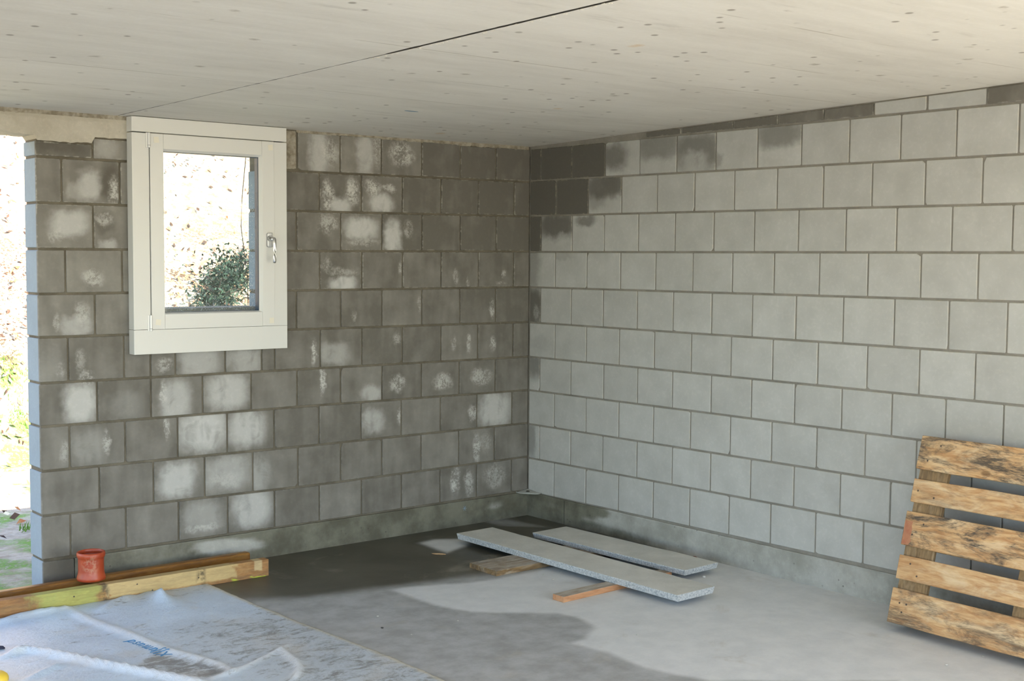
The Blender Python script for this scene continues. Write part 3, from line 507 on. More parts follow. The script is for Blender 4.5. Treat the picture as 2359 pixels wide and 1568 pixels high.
# floor
fx = frange(LEFT_X, -3.6, .4)[:-1] + frange(-3.6, .1, .025); fy = frange(ROOF_Y, -3.6, .4)[:-1] + frange(-3.6, .14, .025)
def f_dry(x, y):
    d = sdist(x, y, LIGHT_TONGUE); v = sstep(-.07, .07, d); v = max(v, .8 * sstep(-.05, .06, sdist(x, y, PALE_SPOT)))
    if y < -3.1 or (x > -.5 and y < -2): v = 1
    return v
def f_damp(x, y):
    v = sstep(-.16, .10, sdist(x, y, DARK_AREA)); v *= 1 - .8 * sstep(-.05, .06, sdist(x, y, PALE_SPOT)); v *= 1 - .55 * sstep(-.05, .05, sdist(x, y, SHEEN)); return v  # wet sheen near the corner painted in by easing the damp darkening
floor = grid('floor', fx, fy, lambda x, y: 0.0, FLOOR, attr={'dry': f_dry, 'damp': f_damp}); tag(floor, 'grey screed floor, wet and dark towards the corner', kind='structure')
bm = bmesh.new(); box(bm, LEFT_X, .16, ROOF_Y, .14, -.25, -.004); bobj('floor_slab', bm, LINTEL, floor)
# ceiling: backing slab with two precast panels and the open joint between them
JP = [(.30, -2.474), (-.09, -2.467), (-2.05, -2.379), (-2.535, -2.366), (-3.12, -2.347), (-5.3, -2.27), (ROOF_Y, -2.19)]
def jx(y):
    for (ya, xa), (yb, xb) in zip(JP, JP[1:]):
        if yb <= y <= ya: return xa + (xb - xa) * (ya - y) / (ya - yb)
    return JP[-1][1]
bm = bmesh.new(); zt = 2.62
corn = [(LEFT_X, .3), (.30, .3), (.30, ROOF_Y), (LEFT_X, ROOF_Y)]
lo = [bm.verts.new((x, y, ceil_z(x, y) + .045)) for x, y in corn]; hi = [bm.verts.new((x, y, zt)) for x, y in corn]
bm.faces.new(lo); bm.faces.new(hi[::-1])
for i in range(4): bm.faces.new((lo[i], hi[i], hi[(i + 1) % 4], lo[(i + 1) % 4]))
ceiling = bobj('ceiling', bm, MORTAR_L); tag(ceiling, 'pale beige concrete ceiling of precast panels with an open joint', kind='structure')
def panel(side):
    ys = frange(ROOF_Y, .15, .025) ; vs = []; rows = []
    for y in ys:
        open_ = .0026 + .0055 * sstep(-1.9, -2.4, y) + .0016 * N(y * 24, 3) + .0015 * N(y * 70, 9)
        if -2.25 < y < -2.05: open_ += .003
        e = jx(y) + side * max(.0016, open_) ; far = .15 if side > 0 else LEFT_X; n = 10
        r = [(e, y, ceil_z(e, y) + .04), (e, y, ceil_z(e, y) + .0006)] + [(e + side * .0008 + (far - e - side * .0008) * (k / n) ** 1.3, y, 0) for k in range(n + 1)]
        r = r[:2] + [(x, yy, ceil_z(x, yy) + .0012 * N(x * 1.3, yy * 1.3)) for x, yy, _ in r[2:]]
        rows.append(len(r)); vs += r
    m = rows[0]; fs = [(i * m + k, (i + 1) * m + k, (i + 1) * m + k + 1, i * m + k + 1) for i in range(len(ys) - 1) for k in range(m - 1)]
    if side < 0: fs = [f[::-1] for f in fs]
    o = mobj('ceiling_panel', vs, fs, CEIL, ceiling); o.data.materials.append(CRACK)
    o.data.polygons.foreach_set('material_index', [1 if k % (m - 1) == 0 else 0 for k in range(len(fs))]); return o
CRACK = plain('dark_joint', (.06, .055, .045, 1), .9); panel(1); panel(-1)
bm = bmesh.new()   # mortar crumbs squeezed out along the joint
rj = random.Random(5)
for k in range(60):
    y = -1.95 - rj.random() ** 1.0 * 1.3; x = jx(y) + rj.uniform(.008, .022); s = rj.uniform(.002, .006)
    bmesh.ops.create_icosphere(bm, subdivisions=1, radius=s, matrix=Matrix.Translation((x, y, ceil_z(x, y) - .0005)) @ Matrix.Diagonal((1, 1.8, .5, 1)))
o = bobj('mortar_crumbs', bm, CEIL, ceiling); o['kind'] = 'stuff'
# bits on the ceiling
bm = bmesh.new(); bmesh.ops.create_circle(bm, cap_ends=True, segments=9, radius=.03, matrix=Matrix.Translation((-1.49, -.93, ceil_z(-1.49, -.93) - .001)) @ Matrix.Diagonal((1.3, .5, 1, 1)))
bobj('blue_mark', bm, BLUE, ceiling)

# ------------------------------------------------------------------ the window
win = empty('window_1', (-2.032, -.06, 1.056)); tag(win, 'white tilt window with silver handle mounted on the left wall', kind='structure')
WX, WZ = -2.032, 1.056
def wl(x, z): return (x - WX, z - WZ)
X0, X1, Z0, Z1 = -2.4285, -1.632, 1.0555, 2.1445     # outer frame
SX0, SX1, SZ0, SZ1 = -2.343, -1.704, 1.170, 2.072     # sash
GX0, GX1, GZ0, GZ1 = -2.2745, -1.782, 1.246, 1.9935     # visible glass
def bar(name, x0, x1, z0, z1, y0, y1, mat, parent, bev=.002):
    bm = bmesh.new(); box(bm, x0 - WX, x1 - WX, y0, y1, z0 - WZ, z1 - WZ, bev, 2); return bobj(name, bm, mat, parent)
bar('frame_stile', X0, SX0 - .004, 1.170, 2.072, 0, .058, WHITE, win); bar('frame_stile', SX1 + .0006, X1, 1.1692, 2.072, 0, .058, WHITE, win)
bar('frame_top_rail', X0, X1, 2.0765, Z1, 0, .058, WHITE, win); bar('frame_bottom_rail', X0, X1, Z0, 1.1688, 0, .058, WHITE, win)
bar('shadow_gap_strip', SX0 - .006, SX0 + .004, SZ0 - .002, 2.078, .010, .03, SHADOWGAP, win, 0)  # grey strips take the place of the shadow line round the sash
bar('shadow_gap_strip', SX0, SX1 + .004, SZ1 - .003, 2.078, .010, .03, SHADOWGAP, win, 0)
sash = bar('sash', SX0, GX0 - .004, SZ0, SZ1, -.004, .05, WHITE_S, win)     # hinge stile
sash['label'] = 'white opening sash around the glass'
bar('sash_stile', GX1 + .012, SX1, SZ0, SZ1, -.004, .05, WHITE_S, sash)
bar('sash_rail', GX0 - .0036, GX1 + .0115, GZ1 + .010, SZ1, -.0035, .05, WHITE_S, sash); bar('sash_rail', GX0 - .0036, GX1 + .0115, SZ0, GZ0 - .006, -.0035, .05, WHITE_S, sash)
def prism_frame(name, ox0, ox1, oz0, oz1, ix0, ix1, iz0, iz1, y0, y1, mat, parent):   # splayed glazing bead
    o4 = [(ox0, y0, oz0), (ox1, y0, oz0), (ox1, y0, oz1), (ox0, y0, oz1)]; i4 = [(ix0, y1, iz0), (ix1, y1, iz0), (ix1, y1, iz1), (ix0, y1, iz1)]
    vs = [(x - WX, y, z - WZ) for x, y, z in o4 + i4]; fs = [(i, (i + 1) % 4, 4 + (i + 1) % 4, 4 + i) for i in range(4)]
    return mobj(name, vs, fs, mat, parent)
prism_frame('glazing_bead', GX0 - .004, GX1 + .012, GZ0 - .006, GZ1 + .010, GX0, GX1 + .001, GZ0, GZ1, -.002, .014, WHITE_S, sash)
prism_frame('glazing_seal', GX0, GX1 + .001, GZ0, GZ1, GX0 + .002, GX1 - .001, GZ0 + .002, GZ1 - .002, .014, .017, SEAL, sash)
prism_frame('glass_spacer', GX0 + .002, GX1 - .001, GZ0 + .002, GZ1 - .002, GX0 + .002, GX1 - .001, GZ0 + .002, GZ1 - .002, .017, .05, SPACER, sash)
bm = bmesh.new(); box(bm, GX0 - WX, GX1 - WX, .022, .026, GZ0 - WZ, GZ1 - WZ); bobj('glass_pane', bm, GLASS, sash)
bm = bmesh.new(); box(bm, GX0 - WX, GX1 - WX, .042, .046, GZ0 - WZ, GZ1 - WZ); bobj('glass_pane', bm, GLASS, sash)
rd = random.Random(3); bm = bmesh.new()
for k in range(900):
    if k < 380: x = rd.uniform(GX0, GX1); z = GZ0 + abs(rd.gauss(0, .035)) + .003
    elif k < 700: x = GX1 - abs(rd.gauss(0, .035)) - .003; z = rd.uniform(GZ0, GZ0 + .62)
    else: x = rd.gauss(-1.95, .10); z = rd.gauss(1.48, .09)
    if not (GX0 + .002 < x < GX1 - .002 and GZ0 + .002 < z < GZ1): continue
    s = rd.uniform(.0007, .0019)
    bmesh.ops.create_icosphere(bm, subdivisions=1, radius=s, matrix=Matrix.Translation((x - WX, .0465, z - WZ)) @ Matrix.Diagonal((1, .6, 1.2, 1)))
o = bobj('water_droplets', bm, DROP, sash); o['kind'] = 'stuff'; o['label'] = 'white water droplets on the outside of the glass'
def hinge(zc, h):
    bm = bmesh.new(); xh = SX0 - .008 - WX; rings = lathe(bm, [(.0, -h / 2), (.0055, -h / 2), (.0062, -h / 2 + .003), (.0062, h / 2 - .003), (.0055, h / 2), (.0, h / 2)], 14)
    bmesh.ops.transform(bm, matrix=Matrix.Translation((xh + .002, -.008, zc - WZ)), verts=bm.verts[:])
    box(bm, xh - .011, xh + .001, -.004, .004, zc - WZ - h / 2, zc - WZ + h / 2, .001)
    o = bobj('hinge', bm, HINGE, win, smooth=False)
    bm = bmesh.new(); rings = lathe(bm, [(.0, -h * .36), (.0068, -h * .36), (.0068, -h * .33), (.0, -h * .33)], 12); bmesh.ops.transform(bm, matrix=Matrix.Translation((xh + .002, -.008, zc - WZ)), verts=bm.verts[:])
    bobj('hinge_ring', bm, SHADOWGAP, o)
hinge(2.040, .068); hinge(1.200, .075)
hnd = empty('handle', (-1.7335 - WX, -.004, 1.592 - WZ), parent=win); hnd['label'] = 'chrome window handle with rounded backplate'
bm = bmesh.new(); box(bm, -.0145, .0145, -.010, .0, -.036, .036, .0095, 4); bobj('backplate', bm, HINGE, hnd, smooth=True)
bm = bmesh.new(); tube(bm, [(0, -.008, .008), (0, -.020, .007), (.001, -.032, .004), (.003, -.040, -.002)], [.0155, .013, .0115, .0095], 16)
bobj('neck', bm, METAL, hnd, smooth=True)
bm = bmesh.new(); tube(bm, [(.003, -.044, .012), (.003, -.047, .002), (.003, -.049, -.02), (.003, -.051, -.05), (.003, -.051, -.08), (.003, -.048, -.105), (.003, -.046, -.112)], [.006, .0095, .0085, .008, .008, .0085, .006], 14, .75)
bobj('grip', bm, METAL, hnd, smooth=True)
for x, z, a in ((-2.3126, 2.0435, -6), (-1.7237, 2.0432, -5), (-2.3122, 1.2028, 6), (-1.7215, 1.196, -1)):
    bm = bmesh.new(); box(bm, -.0125, .0125, -.0007, 0, -.0135, .0135); bobj('tape_square', bm, TAPE, win, (x - WX, -.0042, z - WZ), (0, math.radians(a), 0))
# outside sill
bm = bmesh.new(); box(bm, OX0, OX1, .02, .20, OZ0, 1.262, .004); sill = bobj('outer_sill', bm, MORTAR_R, wall_left)

# ------------------------------------------------------------------ plastic film over the old slab
def seg_d(x, y, pl):
    best = (9, 0)
    for i in range(len(pl) - 1):
        (ax, ay), (bx, by) = pl[i], pl[i + 1]; dx, dy = bx - ax, by - ay; t = max(0, min(1, ((x - ax) * dx + (y - ay) * dy) / (dx * dx + dy * dy)))
        d = math.hypot(x - ax - t * dx, y - ay - t * dy)
        if d < best[0]: best = (d, (i + t) / (len(pl) - 1))
    return best
FOLDS = [(RIDGE_A, .012, .022), (RIDGE_B + [(-2.84, -1.60), (-2.80, -1.75)], .022, .020), (RIDGE_C, .012, .016), (RIDGE_D, .008, .012), (RIDGE_E, .016, .03), (RIDGE_F, .012, .022), (RIDGE_G, .012, .016), ([(-3.30, -.86), (-3.22, -.83)], .01, .02)]
def edge_x(y):
    pts = [(.2, -2.204)] + [(q[1], q[0]) for q in EDGE] + [(-7.6, -1.98)]
    for (ya, xa), (yb, xb) in zip(pts, pts[1:]):
        if yb <= y <= ya: return xa + (xb - xa) * (ya - y) / (ya - yb)
    return -2.1
def film_z(x, y):
    z = .010 + .0022 * N(x * 6, y * 6) + .0013 * N(x * 19, y * 19)
    for pl, h, wd in FOLDS:
        d, t = seg_d(x, y, pl)
        if d < wd * 3: z += h * math.exp(-(d / wd) ** 2) * (.55 + .45 * math.sin(min(1, t * 6, (1 - t) * 6) * math.pi / 2)) * (1 + .25 * N(x * 30, y * 30))
    d = math.hypot((x + 2.486) / .035, (y + .447) / .09); z += .06 * math.exp(-d * 1.4)
    return max(.004, z)
ys = frange(-3.4, -.325, .0125) ; nx = 130; vs = []; at = {'dirt': [], 'fold': [], 'sand': []}
for y in ys:
    e = edge_x(y) + .006 * N(y * 9, 1) + .004 * N(y * 40, 2)
    for i in range(nx + 1):
        s = i / nx; x = -4.4 + (e + 4.4) * (1 - (1 - s) ** 1.25 if s < 1 else 1); z = film_z(x, y)
        if i == nx: z = .0015
        vs.append((x, y, z))
        g = .9 * sstep(-.02, .03, sdist(x, y, BARE)) + .55 * sstep(-2.95, -2.45, x) * sstep(-.7, -1.1, y) + .35 * sstep(-.55, -.35, y) * sstep(-2.9, -2.5, x)
        at['dirt'].append(g); fo = 0
        for pl, h, wd in FOLDS[:4]:
            d, t = seg_d(x, y, pl); fo = max(fo, .8 * math.exp(-(d / wd) ** 2))
        if N(x * 40, y * 40) > .35: fo *= .5
        at['fold'].append(fo); at['sand'].append(.85 * sstep(.035, .008, e - x + .01 * N(x * 40, y * 40)))
m = nx + 1; fs = [(j * m + i, j * m + i + 1, (j + 1) * m + i + 1, (j + 1) * m + i) for j in range(len(ys) - 1) for i in range(nx)]
film = mobj('plastic_film', vs, fs, SHEET, smooth=True)
for k, v in at.items():
    a = film.data.attributes.new(k, 'FLOAT', 'POINT'); a.data.foreach_set('value', v)
tag(film, 'dusty crinkled white plastic film spread over the floor at lower left', 'plastic sheet')
# blue printed lettering along the fold, upside down as it lies
fc = bpy.data.curves.new('printed_text', 'FONT'); fc.body = 'XJJumusd'; fc.size = .058; fc.extrude = .0004; fc.align_x = 'CENTER'; fc.align_y = 'CENTER'; fc.space_character = 1.25; fc.shear = .4
BPRINT = plain('blue_print', (.06, .22, .42, 1), .6); fc.materials.append(BPRINT)
to = bpy.data.objects.new('printed_text', fc); COL.objects.link(to)
dg = bpy.context.evaluated_depsgraph_get(); tm = bpy.data.meshes.new_from_object(to.evaluated_get(dg)); bpy.data.objects.remove(to)
a0 = Vector((-2.806, -1.195)); a1 = Vector((-2.836, -.985)); ang = math.atan2(a1.y - a0.y, a1.x - a0.x); mid = (a0 + a1) / 2
for v in tm.vertices:
    x, y = v.co.x, v.co.y; wx = mid.x + x * math.cos(ang) - y * math.sin(ang); wy = mid.y + x * math.sin(ang) + y * math.cos(ang)
    v.co = (wx, wy, film_z(wx, wy) + .0012 + v.co.z)
if not tm.materials: tm.materials.append(BPRINT)
to = bpy.data.objects.new('printed_lettering', tm); COL.objects.link(to); to.parent = film; to['label'] = 'blue lettering printed on the film, upside down'

# ------------------------------------------------------------------ timbers, pipe socket
def plank(name, L, h, t, mat, bev=.003, seg=2, cuts=24, wob=.0015, parent=None):
    bm = bmesh.new(); box(bm, -L / 2, L / 2, -t / 2, t / 2, 0, h, bev, seg)
    if cuts:
        for k in range(1, cuts):
            bmesh.ops.bisect_plane(bm, geom=bm.verts[:] + bm.edges[:] + bm.faces[:], plane_co=(-L / 2 + L * k / cuts, 0, 0), plane_no=(1, 0, 0))
        for v in bm.verts: v.co.y += wob * N(v.co.x * 3, v.co.z * 6, t); v.co.z += wob * .6 * N(v.co.x * 4, 3, v.co.y * 9) * (1 if v.co.z > h / 2 else 0)
    return bobj(name, bm, mat, parent)
fb = plank('timber_beam', 1.95, .080, .048, BEAM, .003); fb.location = (-2.872, -.296, .0); fb.rotation_euler = (0, 0, math.radians(-1.3))
fb['mold'] = .45; fb['paint'] = 1.0
tag(fb, 'paint-stained yellow and orange timber beam, front one on the film edge', 'timber')
NAIL = plain('rusty_nail_head', (.07, .05, .035, 1), .6)
for x, z in ((-.62, .055), (-.35, .03), (.05, .05), (.33, .06), (.40, .022), (.62, .045)):
    bm = bmesh.new(); bmesh.ops.create_circle(bm, cap_ends=True, segments=10, radius=.0035, matrix=Matrix.Translation((x, -.0262, z)) @ Matrix.Rotation(math.pi / 2, 4, 'X')); bobj('nail_head', bm, NAIL, fb)
rb = plank('timber_rail', 1.98, .078, .046, REARB, .013, 4); rb.location = (-2.885, -.142, .0); rb.rotation_euler = (0, 0, math.radians(.4)); rb['mold'] = .25; rb['paint'] = 0.0
tag(rb, 'glossy orange-brown rounded timber rail behind the beam, along the plinth', 'timber')
pipe = None
bm = bmesh.new()
prof = [(.0555, .0), (.0605, .002), (.0615, .010), (.0600, .018), (.0565, .030), (.0550, .045), (.0550, .094), (.0560, .100), (.0590, .104), (.0610, .110), (.0612, .118), (.0590, .125), (.0560, .126), (.0535, .124), (.0530, .112), (.0545, .108), (.0545, .104), (.0520, .100), (.0520, .030), (.0530, .0)]
rings = lathe(bm, prof, 56)
for i in range(56): bm.faces.new((rings[-1][i], rings[-1][(i + 1) % 56], rings[0][(i + 1) % 56], rings[0][i]))
pipe = bobj('pipe_coupling', bm, PIPE, loc=(-2.700, -.203, .0805), smooth=True); tag(pipe, 'orange plastic drain pipe coupling standing on the two timbers', 'pipe')

# ------------------------------------------------------------------ boards on battens
def board(name, x0, x1, yb, yf, zb, zt, rotz, label, chips):
    L = yb - yf; Wd = x1 - x0; t = zt - zb; bm = bmesh.new(); n = 40; rows = []
    rr = random.Random(int(L * 1000))
    for i in range(n + 1):
        y = L / 2 - L * i / n; j = .0014 * N(y * 30, 5) + (.004 if rr.random() < .12 else 0) ; k = .0012 * N(y * 34, 9) + (.003 if rr.random() < .08 else 0)
        sec = [(-Wd / 2 + j, t), (-Wd / 2 - .000 + j * .3, t - .004), (-Wd / 2 + .007, 0), (Wd / 2 - .007, 0), (Wd / 2 - k * .3, t - .004), (Wd / 2 - k, t)]
        yy = y - (.004 if i == n else 0) + (.004 if i == 0 else 0)
        rows.append([bm.verts.new((a, yy if b > t * .5 else y, b)) for a, b in sec])
    for a, b in zip(rows, rows[1:]):
        for q in range(6): bm.faces.new((a[q], a[(q + 1) % 6], b[(q + 1) % 6], b[q]))
    bm.faces.new(rows[0][::-1]); bm.faces.new(rows[-1])
    bmesh.ops.recalc_face_normals(bm, faces=bm.faces[:])
    o = bobj(name, bm, SLAB, loc=((x0 + x1) / 2, (yb + yf) / 2, zb), rot=(0, 0, rotz)); o.data.materials.append(SLABSIDE)
    for p in o.data.polygons: p.material_index = 0 if p.normal.z > .8 else 1
    tag(o, label, 'concrete board'); return o
board('concrete_board', -.789, -.547, -.362, -1.928, .0275, .058, math.radians(.35), 'long pale concrete board, front one lying across two battens', 3)
board('concrete_board', -.438, -.192, -.578, -1.632, .0275, .054, math.radians(1.6), 'shorter concrete board behind the long one, nearest the right wall', 3)
def batten(name, cx0, cx1, y0, y1, h, side, label, mold, rot=0.0):
    bm = bmesh.new(); Lx = cx1 - cx0; box(bm, -Lx / 2, Lx / 2, (y0 - y1) / 2, (y1 - y0) / 2, 0, h, .003, 2)
    for v in bm.verts: v.co.z += .0012 * N(v.co.x * 9, v.co.y * 9) if v.co.z > h / 2 else 0
    o = bobj(name, bm, side, loc=((cx0 + cx1) / 2, (y0 + y1) / 2, 0), rot=(0, 0, rot)); o.data.materials.append(DUSTTOP)
    for p in o.data.polygons:
        if p.normal.z > .8: p.material_index = 1
    o['mold'] = mold; o['paint'] = 0.0; tag(o, label, 'wooden batten'); return o
b1 = batten('wooden_batten', -1.056, -.30, -1.024, -.812, .0265, BATTEN1, 'wide dark brown wet batten under the far part of the concrete boards', .6, math.radians(-.6))
b2 = batten('wooden_batten', -1.114, -.405, -1.553, -1.482, .0265, BATTEN2, 'narrow orange batten under the near part of the concrete boards', .1, math.radians(1.4))

# ------------------------------------------------------------------ pallet leaning on the right wall
pal = empty('wooden_pallet'); tag(pal, 'weathered wooden pallet leaning against the right block wall', 'pallet')
A = Vector((-0.030850, -0.999524, 0.0)); U = Vector((0.269215, -0.008307, 0.963044)); Nn = A.cross(U).normalized(); sc = .97402
pal.matrix_world = Matrix(((A.x, U.x, Nn.x, -.3506), (A.y, U.y, Nn.y, -2.6899), (A.z, U.z, Nn.z, .0388), (0, 0, 0, 1)))
def pbox(name, x0, x1, y0, y1, z0, z1, mat, parent=None, mold=.6, cuts=14, alongy=False, rag=.003):
    # local x: along the slats, y: up the lean, z: towards the room; object origin at the piece centre, x the grain direction
    x0, x1, y0, y1, z0, z1 = (v * sc for v in (x0, x1, y0, y1, z0, z1)); cx, cy, cz = (x0 + x1) / 2, (y0 + y1) / 2, (z0 + z1) / 2
    lx, ly, lz = x1 - x0, y1 - y0, z1 - z0
    if alongy: lx, ly = ly, lx
    bm = bmesh.new(); box(bm, -lx / 2, lx / 2, -ly / 2, ly / 2, -lz / 2, lz / 2, .0025, 1)
    for k in range(1, cuts): bmesh.ops.bisect_plane(bm, geom=bm.verts[:] + bm.edges[:] + bm.faces[:], plane_co=(-lx / 2 + lx * k / cuts, 0, 0), plane_no=(1, 0, 0))
    for v in bm.verts:
        v.co.y += rag * .6 * N(v.co.x * 5 + cx, cy * 7, 1 if v.co.y > 0 else 2) + rag * .35 * N(v.co.x * 25, cy * 9, 3 if v.co.y > 0 else 4)
        v.co.x += rag * N(v.co.y * 18, cy * 5, 8) if abs(v.co.x) > lx / 2 - .01 else 0
    o = bobj(name, bm, mat, parent or pal, (cx, cy, cz), (0, 0, math.pi / 2 if alongy else 0)); o['mold'] = mold; o['paint'] = 0.0; return o
slots = [(.655, .8, .95), (.51375, .61375, .45), (.3275, .4725, 1.0), (.18625, .28625, .15), (0, .145, .75)]
slats = [pbox('slat', (.0, .004, -.004, .002, .0)[i], 1.2, a, b, -.022, 0, PALLET, mold=mo) for i, (a, b, mo) in enumerate(slots)]
for x0, x1 in ((.006, .145), (.5275, .6725), (1.055, 1.2)): pbox('stringer_board', x0, x1, .002, .798, -.044, -.0222, STRINGER, mold=.35, alongy=True)
for x0, x1 in ((.004, .145), (.5275, .6725), (1.055, 1.2)):
    for y0, y1 in ((.0, .10), (.3275, .4725), (.70, .80)): pbox('pallet_block', x0, x1, y0, y1, -.122, -.0442, STRINGER, mold=.5, cuts=3)
for y0, y1 in ((0, .10), (.3275, .4725), (.70, .80)): pbox('skid_board', 0, 1.2, y0, y1, -.144, -.1222, PALLET, mold=.5)
for i, pts in {4: [(.045, .088), (.078, .088), (.062, .052)], 0: [(.05, .04), (.1, .11)], 1: [(.03, .05), (.11, .03)], 3: [(.06, .07), (.10, .025)], 2: [(.09, .10), (.045, .05)]}.items():
    s = slats[i]; a, b, _ = slots[i]
    for x, y in pts:
        bm = bmesh.new(); bmesh.ops.create_circle(bm, cap_ends=True, segments=10, radius=.0042, matrix=Matrix.Translation(((x - .6) * sc, (y - (b - a) / 2) * sc, .0112 * sc))); bobj('nail_head', bm, NAIL, s)
RED = concrete('worn_red_paint', (.36, .14, .08, 1), (.42, .20, .11, 1), (.40, .24, .14, 1), 20).m
bm = bmesh.new()
q = [(.0, .0), (.0, .145), (.045, .135), (.052, .1), (.038, .07), (.05, .03), (.03, .0)]
bmesh.ops.create_grid(bm, x_segments=2, y_segments=6, size=.5); 
for v in bm.verts: v.co = Vector(((v.co.x + .5) * (.038 + .012 * N(v.co.y * 5, 3)) - .598, (v.co.y) * .10 - .018, .01125)) * sc
bobj('red_paint_smear', bm, RED, slats[2])

# ------------------------------------------------------------------ small things
SCRAP = plain('pale_scrap', (.42, .42, .38, 1), .6, .4, 0, .2, 40)
bm = bmesh.new(); n = 14; rim = []
for k in range(n + 1):
    a = math.radians(180 + 90 * k / n); r = .088 * (1 + .10 * math.sin(a * 6) * .4); rim.append((.0 + r * math.cos(a) * 1.0, r * math.sin(a) * 1.35))
c0 = bm.verts.new((-.004, -.004, .012)); inner = [bm.verts.new((x * .55, y * .55, .006)) for x, y in rim]; outer = [bm.verts.new((x, y, .0)) for x, y in rim]; lip = [bm.verts.new((x * 1.04, y * 1.04, .007)) for x, y in rim]
for i in range(n):
    bm.faces.new((c0, inner[i], inner[i + 1])); bm.faces.new((inner[i], outer[i], outer[i + 1], inner[i + 1])); bm.faces.new((outer[i], lip[i], lip[i + 1], outer[i + 1]))
me_s = bobj('mortar_scrap', bm, SCRAP, loc=(-.002, -.002, .142)); md = me_s.modifiers.new('t', 'SOLIDIFY'); md.thickness = .002
tag(me_s, 'small pale curled scrap lodged in the room corner above the plinth', 'scrap')
bm = bmesh.new(); bmesh.ops.create_icosphere(bm, subdivisions=2, radius=.011, matrix=Matrix.Translation((-.036, -.045, .009)) @ Matrix.Diagonal((1, 1, .5, 1))); bobj('dark_hole', bm, CRACK, me_s)
def crumb(name, x, y, s, c, label, cat, z=0.0, st=(1.3, 1, .6), group=None):
    bm = bmesh.new(); bmesh.ops.create_icosphere(bm, subdivisions=2, radius=s)
    for v in bm.verts: v.co = Vector((v.co.x * st[0], v.co.y * st[1], v.co.z * st[2])) * (1 + .35 * N(v.co.x * 90 + x * 9, v.co.y * 90, v.co.z * 90))
    zz = min(v.co.z for v in bm.verts)
    o = bobj(name, bm, plain(name + '_colour', c, .9), loc=(x, y, z - zz), rot=(0, 0, x * 7)); tag(o, label, cat, group); return o
crumb('stone_chip', -.291, -1.644, .0075, (.62, .62, .60, 1), 'white stone chip on the floor right of the shorter board', 'chip')
crumb('brick_chip', -.035, -1.352, .009, (.22, .07, .05, 1), 'small dark red brick chip at the foot of the right plinth', 'chip')
crumb('wood_splinter', -1.01, -.491, .012, (.42, .27, .14, 1), 'thin orange wood splinter on the pale floor spot', 'splinter', st=(3.0, .5, .3))
crumb('dark_pebble', -1.953, -1.39, .005, (.05, .045, .04, 1), 'tiny black pebble on the damp grey floor near the film edge', 'pebble')
crumb('mud_lump', -3.262, -.74, .012, (.04, .04, .07, 1), 'dark lump on the plastic film at the left edge', 'lump', z=film_z(-3.262, -.74), st=(1.6, 1, .5))
rc = random.Random(21)
for k, (x, y) in enumerate([(-1.91, -1.537), (-1.646, -1.497), (-1.873, -1.237), (-.437, -2.874), (-.352, -3.121), (-.558, -3.091), (-.883, -1.233), (-.855, -1.13), (-.762, -1.15), (-1.2, -2.1), (-1.35, -1.3), (-.6, -2.35)]):
    crumb('mortar_crumb', x, y, rc.uniform(.0025, .005), (.5, .48, .43, 1), 'tiny pale mortar crumb lying on the grey floor', 'crumb', group='mortar crumbs on the floor')
YEL = plain('yellow_plastic', (.80, .55, .06, 1), .4, .5)
bm = bmesh.new(); rings = lathe(bm, [(.0005, .034), (.02, .033), (.036, .029), (.046, .021), (.050, .012), (.050, .003), (.048, .0), (.0005, .0)], 36)
yl = bobj('yellow_cap', bm, YEL, loc=(-3.405, -1.118, film_z(-3.405, -1.118) + .004), smooth=True); tag(yl, 'rounded yellow plastic cap cut off by the lower left corner', 'cap')

# ------------------------------------------------------------------ outdoors behind the wall
def gz(x, y):
    t = max(0, y - 3.4 - .25 * N(x * .5, 2)); z = -.05 + .72 * t * sstep(0, 1.2, t) if t < 12 else -.05 + .72 * 12
    return z + .06 * N(x * 1.1, y * 1.1) * min(1, max(0, y - .3)) + .03 * N(x * 4, y * 4) * min(1, max(0, y - .5))
gx = frange(-14, 16, .3); gy = frange(.16, 3, .15)[:-1] + frange(3, 20, .25)
ground = grid('ground', gx, gy, gz, GROUND); tag(ground, 'grassy soil rising to a sunlit leaf-covered bank behind the building', kind='structure')
apron = grid('yard', frange(-40, 40, 4), frange(-45, ROOF_Y, 3), lambda x, y: -.03, GROUND); tag(apron, 'sandy building yard in front of the garage', kind='structure')
mobj('yard_side', [(-40, ROOF_Y, -.03), (LEFT_X, ROOF_Y, -.03), (LEFT_X, .16, -.03), (-14, .16, -.05), (-40, .16, -.03)], [(0, 1, 2, 3, 4)], GROUND, apron)
mobj('yard_side', [(.3, ROOF_Y, -.03), (40, ROOF_Y, -.03), (40, .16, -.03), (16, .16, -.05), (.3, .16, -.03)], [(0, 1, 2, 3, 4)], GROUND, apron)
LEAFM = [leaf_mat('orange_leaf', (.42, .15, .06, 1), (.50, .24, .10, 1)), leaf_mat('brown_leaf', (.06, .035, .025, 1), (.13, .07, .045, 1)), leaf_mat('cream_leaf', (.70, .60, .42, 1), (.78, .70, .55, 1))]
GRASSM = leaf_mat('grass_blade', (.10, .22, .04, 1), (.22, .38, .09, 1)); SHADOW_SHRUBM = leaf_mat('shadow_shrub_leaf', (.020, .035, .025, 1), (.035, .065, .04, 1)); TWIG = plain('twig', (.12, .09, .07, 1), .9)
rl = random.Random(31)
vs = []; fs = []; mi = []
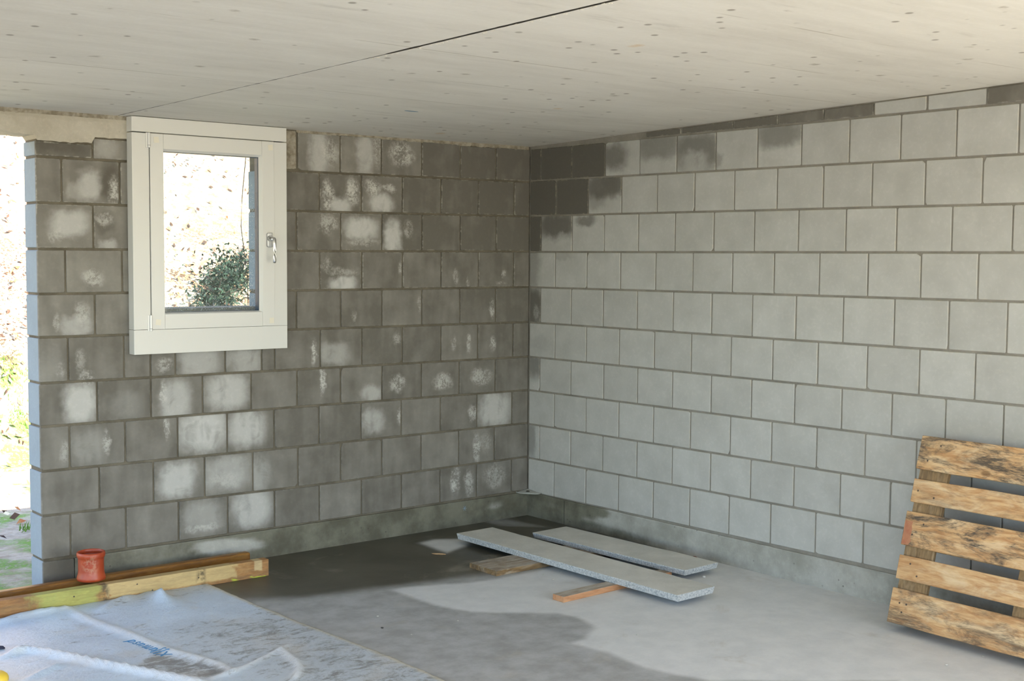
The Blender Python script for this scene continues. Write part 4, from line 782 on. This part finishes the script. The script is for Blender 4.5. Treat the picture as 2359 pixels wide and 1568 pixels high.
for k in range(15000):
    x = rl.uniform(-5, 6.5); y = rl.uniform(3.9, 11.5) if rl.random() < .95 else rl.uniform(1, 3.9); z = gz(x, y) + .01
    if y > 5.6 and rl.random() < .7: continue  # leaves thinned higher up, so the upper bank looks washed out by light
    a = rl.uniform(0, 6.28); l = rl.uniform(.014, .034) ; tl = rl.uniform(-.6, .6); q = len(vs)
    for du, dv in ((-1, 0), (0, -.45), (1, 0), (0, .45)):
        px = (du * math.cos(a) - dv * math.sin(a)) * l; py = (du * math.sin(a) + dv * math.cos(a)) * l; vs.append((x + px, y + py, z + .72 * py + tl * px + rl.uniform(0, .02)))
    fs.append((q, q + 1, q + 2, q + 3)); mi.append((1 if N(x * 2.2, y * 2.2, 5) > .12 else rl.choice((0, 0, 0, 1, 2))))
o = mobj('fallen_leaves', vs, fs, LEAFM[0]); o.data.materials.append(LEAFM[1]); o.data.materials.append(LEAFM[2]); o.data.polygons.foreach_set('material_index', mi)
tag(o, 'orange, brown and cream fallen leaves scattered over the sunlit bank outside', 'leaves', kind='stuff')
vs = []; fs = []
for k in range(240):
    x = rl.uniform(-2.9, -.6); y = rl.uniform(1.0, 5.0)
    if N(x * 1.6, y * 1.6) < .0 and y > 3: continue
    if y < 3.2 and rl.random() < .88: continue
    for q in range(90):
        a = rl.uniform(0, 6.28); r = rl.uniform(0, .12); h = rl.uniform(.02, .06); bx, by = x + r * math.cos(a), y + r * math.sin(a); b = len(vs); z = gz(bx, by)
        vs += [(bx - .004, by, z), (bx + .004, by, z), (bx + rl.uniform(-.025, .025), by + rl.uniform(-.02, .02), z + h)]; fs.append((b, b + 1, b + 2))
o = mobj('grass_tufts', vs, fs, GRASSM); tag(o, 'bright green grass tufts on the soil outside the doorway', 'grass', kind='stuff')
def shadow_shrub(name, path, rad, nleaf, label, ll=.05):
    root = empty(name, path[0]); tag(root, label, 'shadow_shrub'); P0 = Vector(path[0]); bm = bmesh.new()
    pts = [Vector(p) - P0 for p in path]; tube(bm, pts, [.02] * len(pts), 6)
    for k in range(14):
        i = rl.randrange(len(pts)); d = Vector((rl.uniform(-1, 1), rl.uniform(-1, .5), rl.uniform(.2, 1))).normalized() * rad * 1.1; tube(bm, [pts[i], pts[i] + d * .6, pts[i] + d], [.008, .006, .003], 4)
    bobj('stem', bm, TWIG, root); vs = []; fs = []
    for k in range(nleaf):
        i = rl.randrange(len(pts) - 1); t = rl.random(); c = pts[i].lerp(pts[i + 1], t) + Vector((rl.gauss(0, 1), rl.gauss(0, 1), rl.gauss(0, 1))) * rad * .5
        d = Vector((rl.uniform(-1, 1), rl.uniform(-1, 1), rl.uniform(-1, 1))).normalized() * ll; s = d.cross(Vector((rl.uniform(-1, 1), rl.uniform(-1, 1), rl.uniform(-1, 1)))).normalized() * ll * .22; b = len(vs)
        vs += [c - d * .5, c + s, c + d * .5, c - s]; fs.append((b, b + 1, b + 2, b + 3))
    o = mobj('foliage', vs, fs, SHADOW_SHRUBM, root); o['kind'] = 'stuff'
sx = lambda x, y: (x, y, gz(x, y))
shadow_shrub('shadow_shrub', [sx(-.02, 4.35), (.20, 4.6, gz(.2, 4.6) + .05), (.42, 4.85, gz(.42, 4.85) + .08), (.62, 5.05, gz(.62, 5.05) + .15), (.86, 5.2, gz(.86, 5.2) + .15)],   .20, 3200, 'dark green sprawling foliage standing in for a diagonal shadow on the bank, seen through the window')  # plant drawn out along the bank to stand in for a diagonal shadow
bm = bmesh.new(); tube(bm, [(-1.49, .6, 2.5), (-1.5094, .6, 2.04), (-1.5317, .6, 1.84), (-1.5407, .6, 1.675), (-1.516, .6, 1.488), (-1.504, .6, 1.39), (-1.50, .6, 1.2)], .0022, 6)
wire = bobj('hanging_wire', bm, CRACK); tag(wire, 'thin dark wire hanging down outside behind the window glass', 'wire')
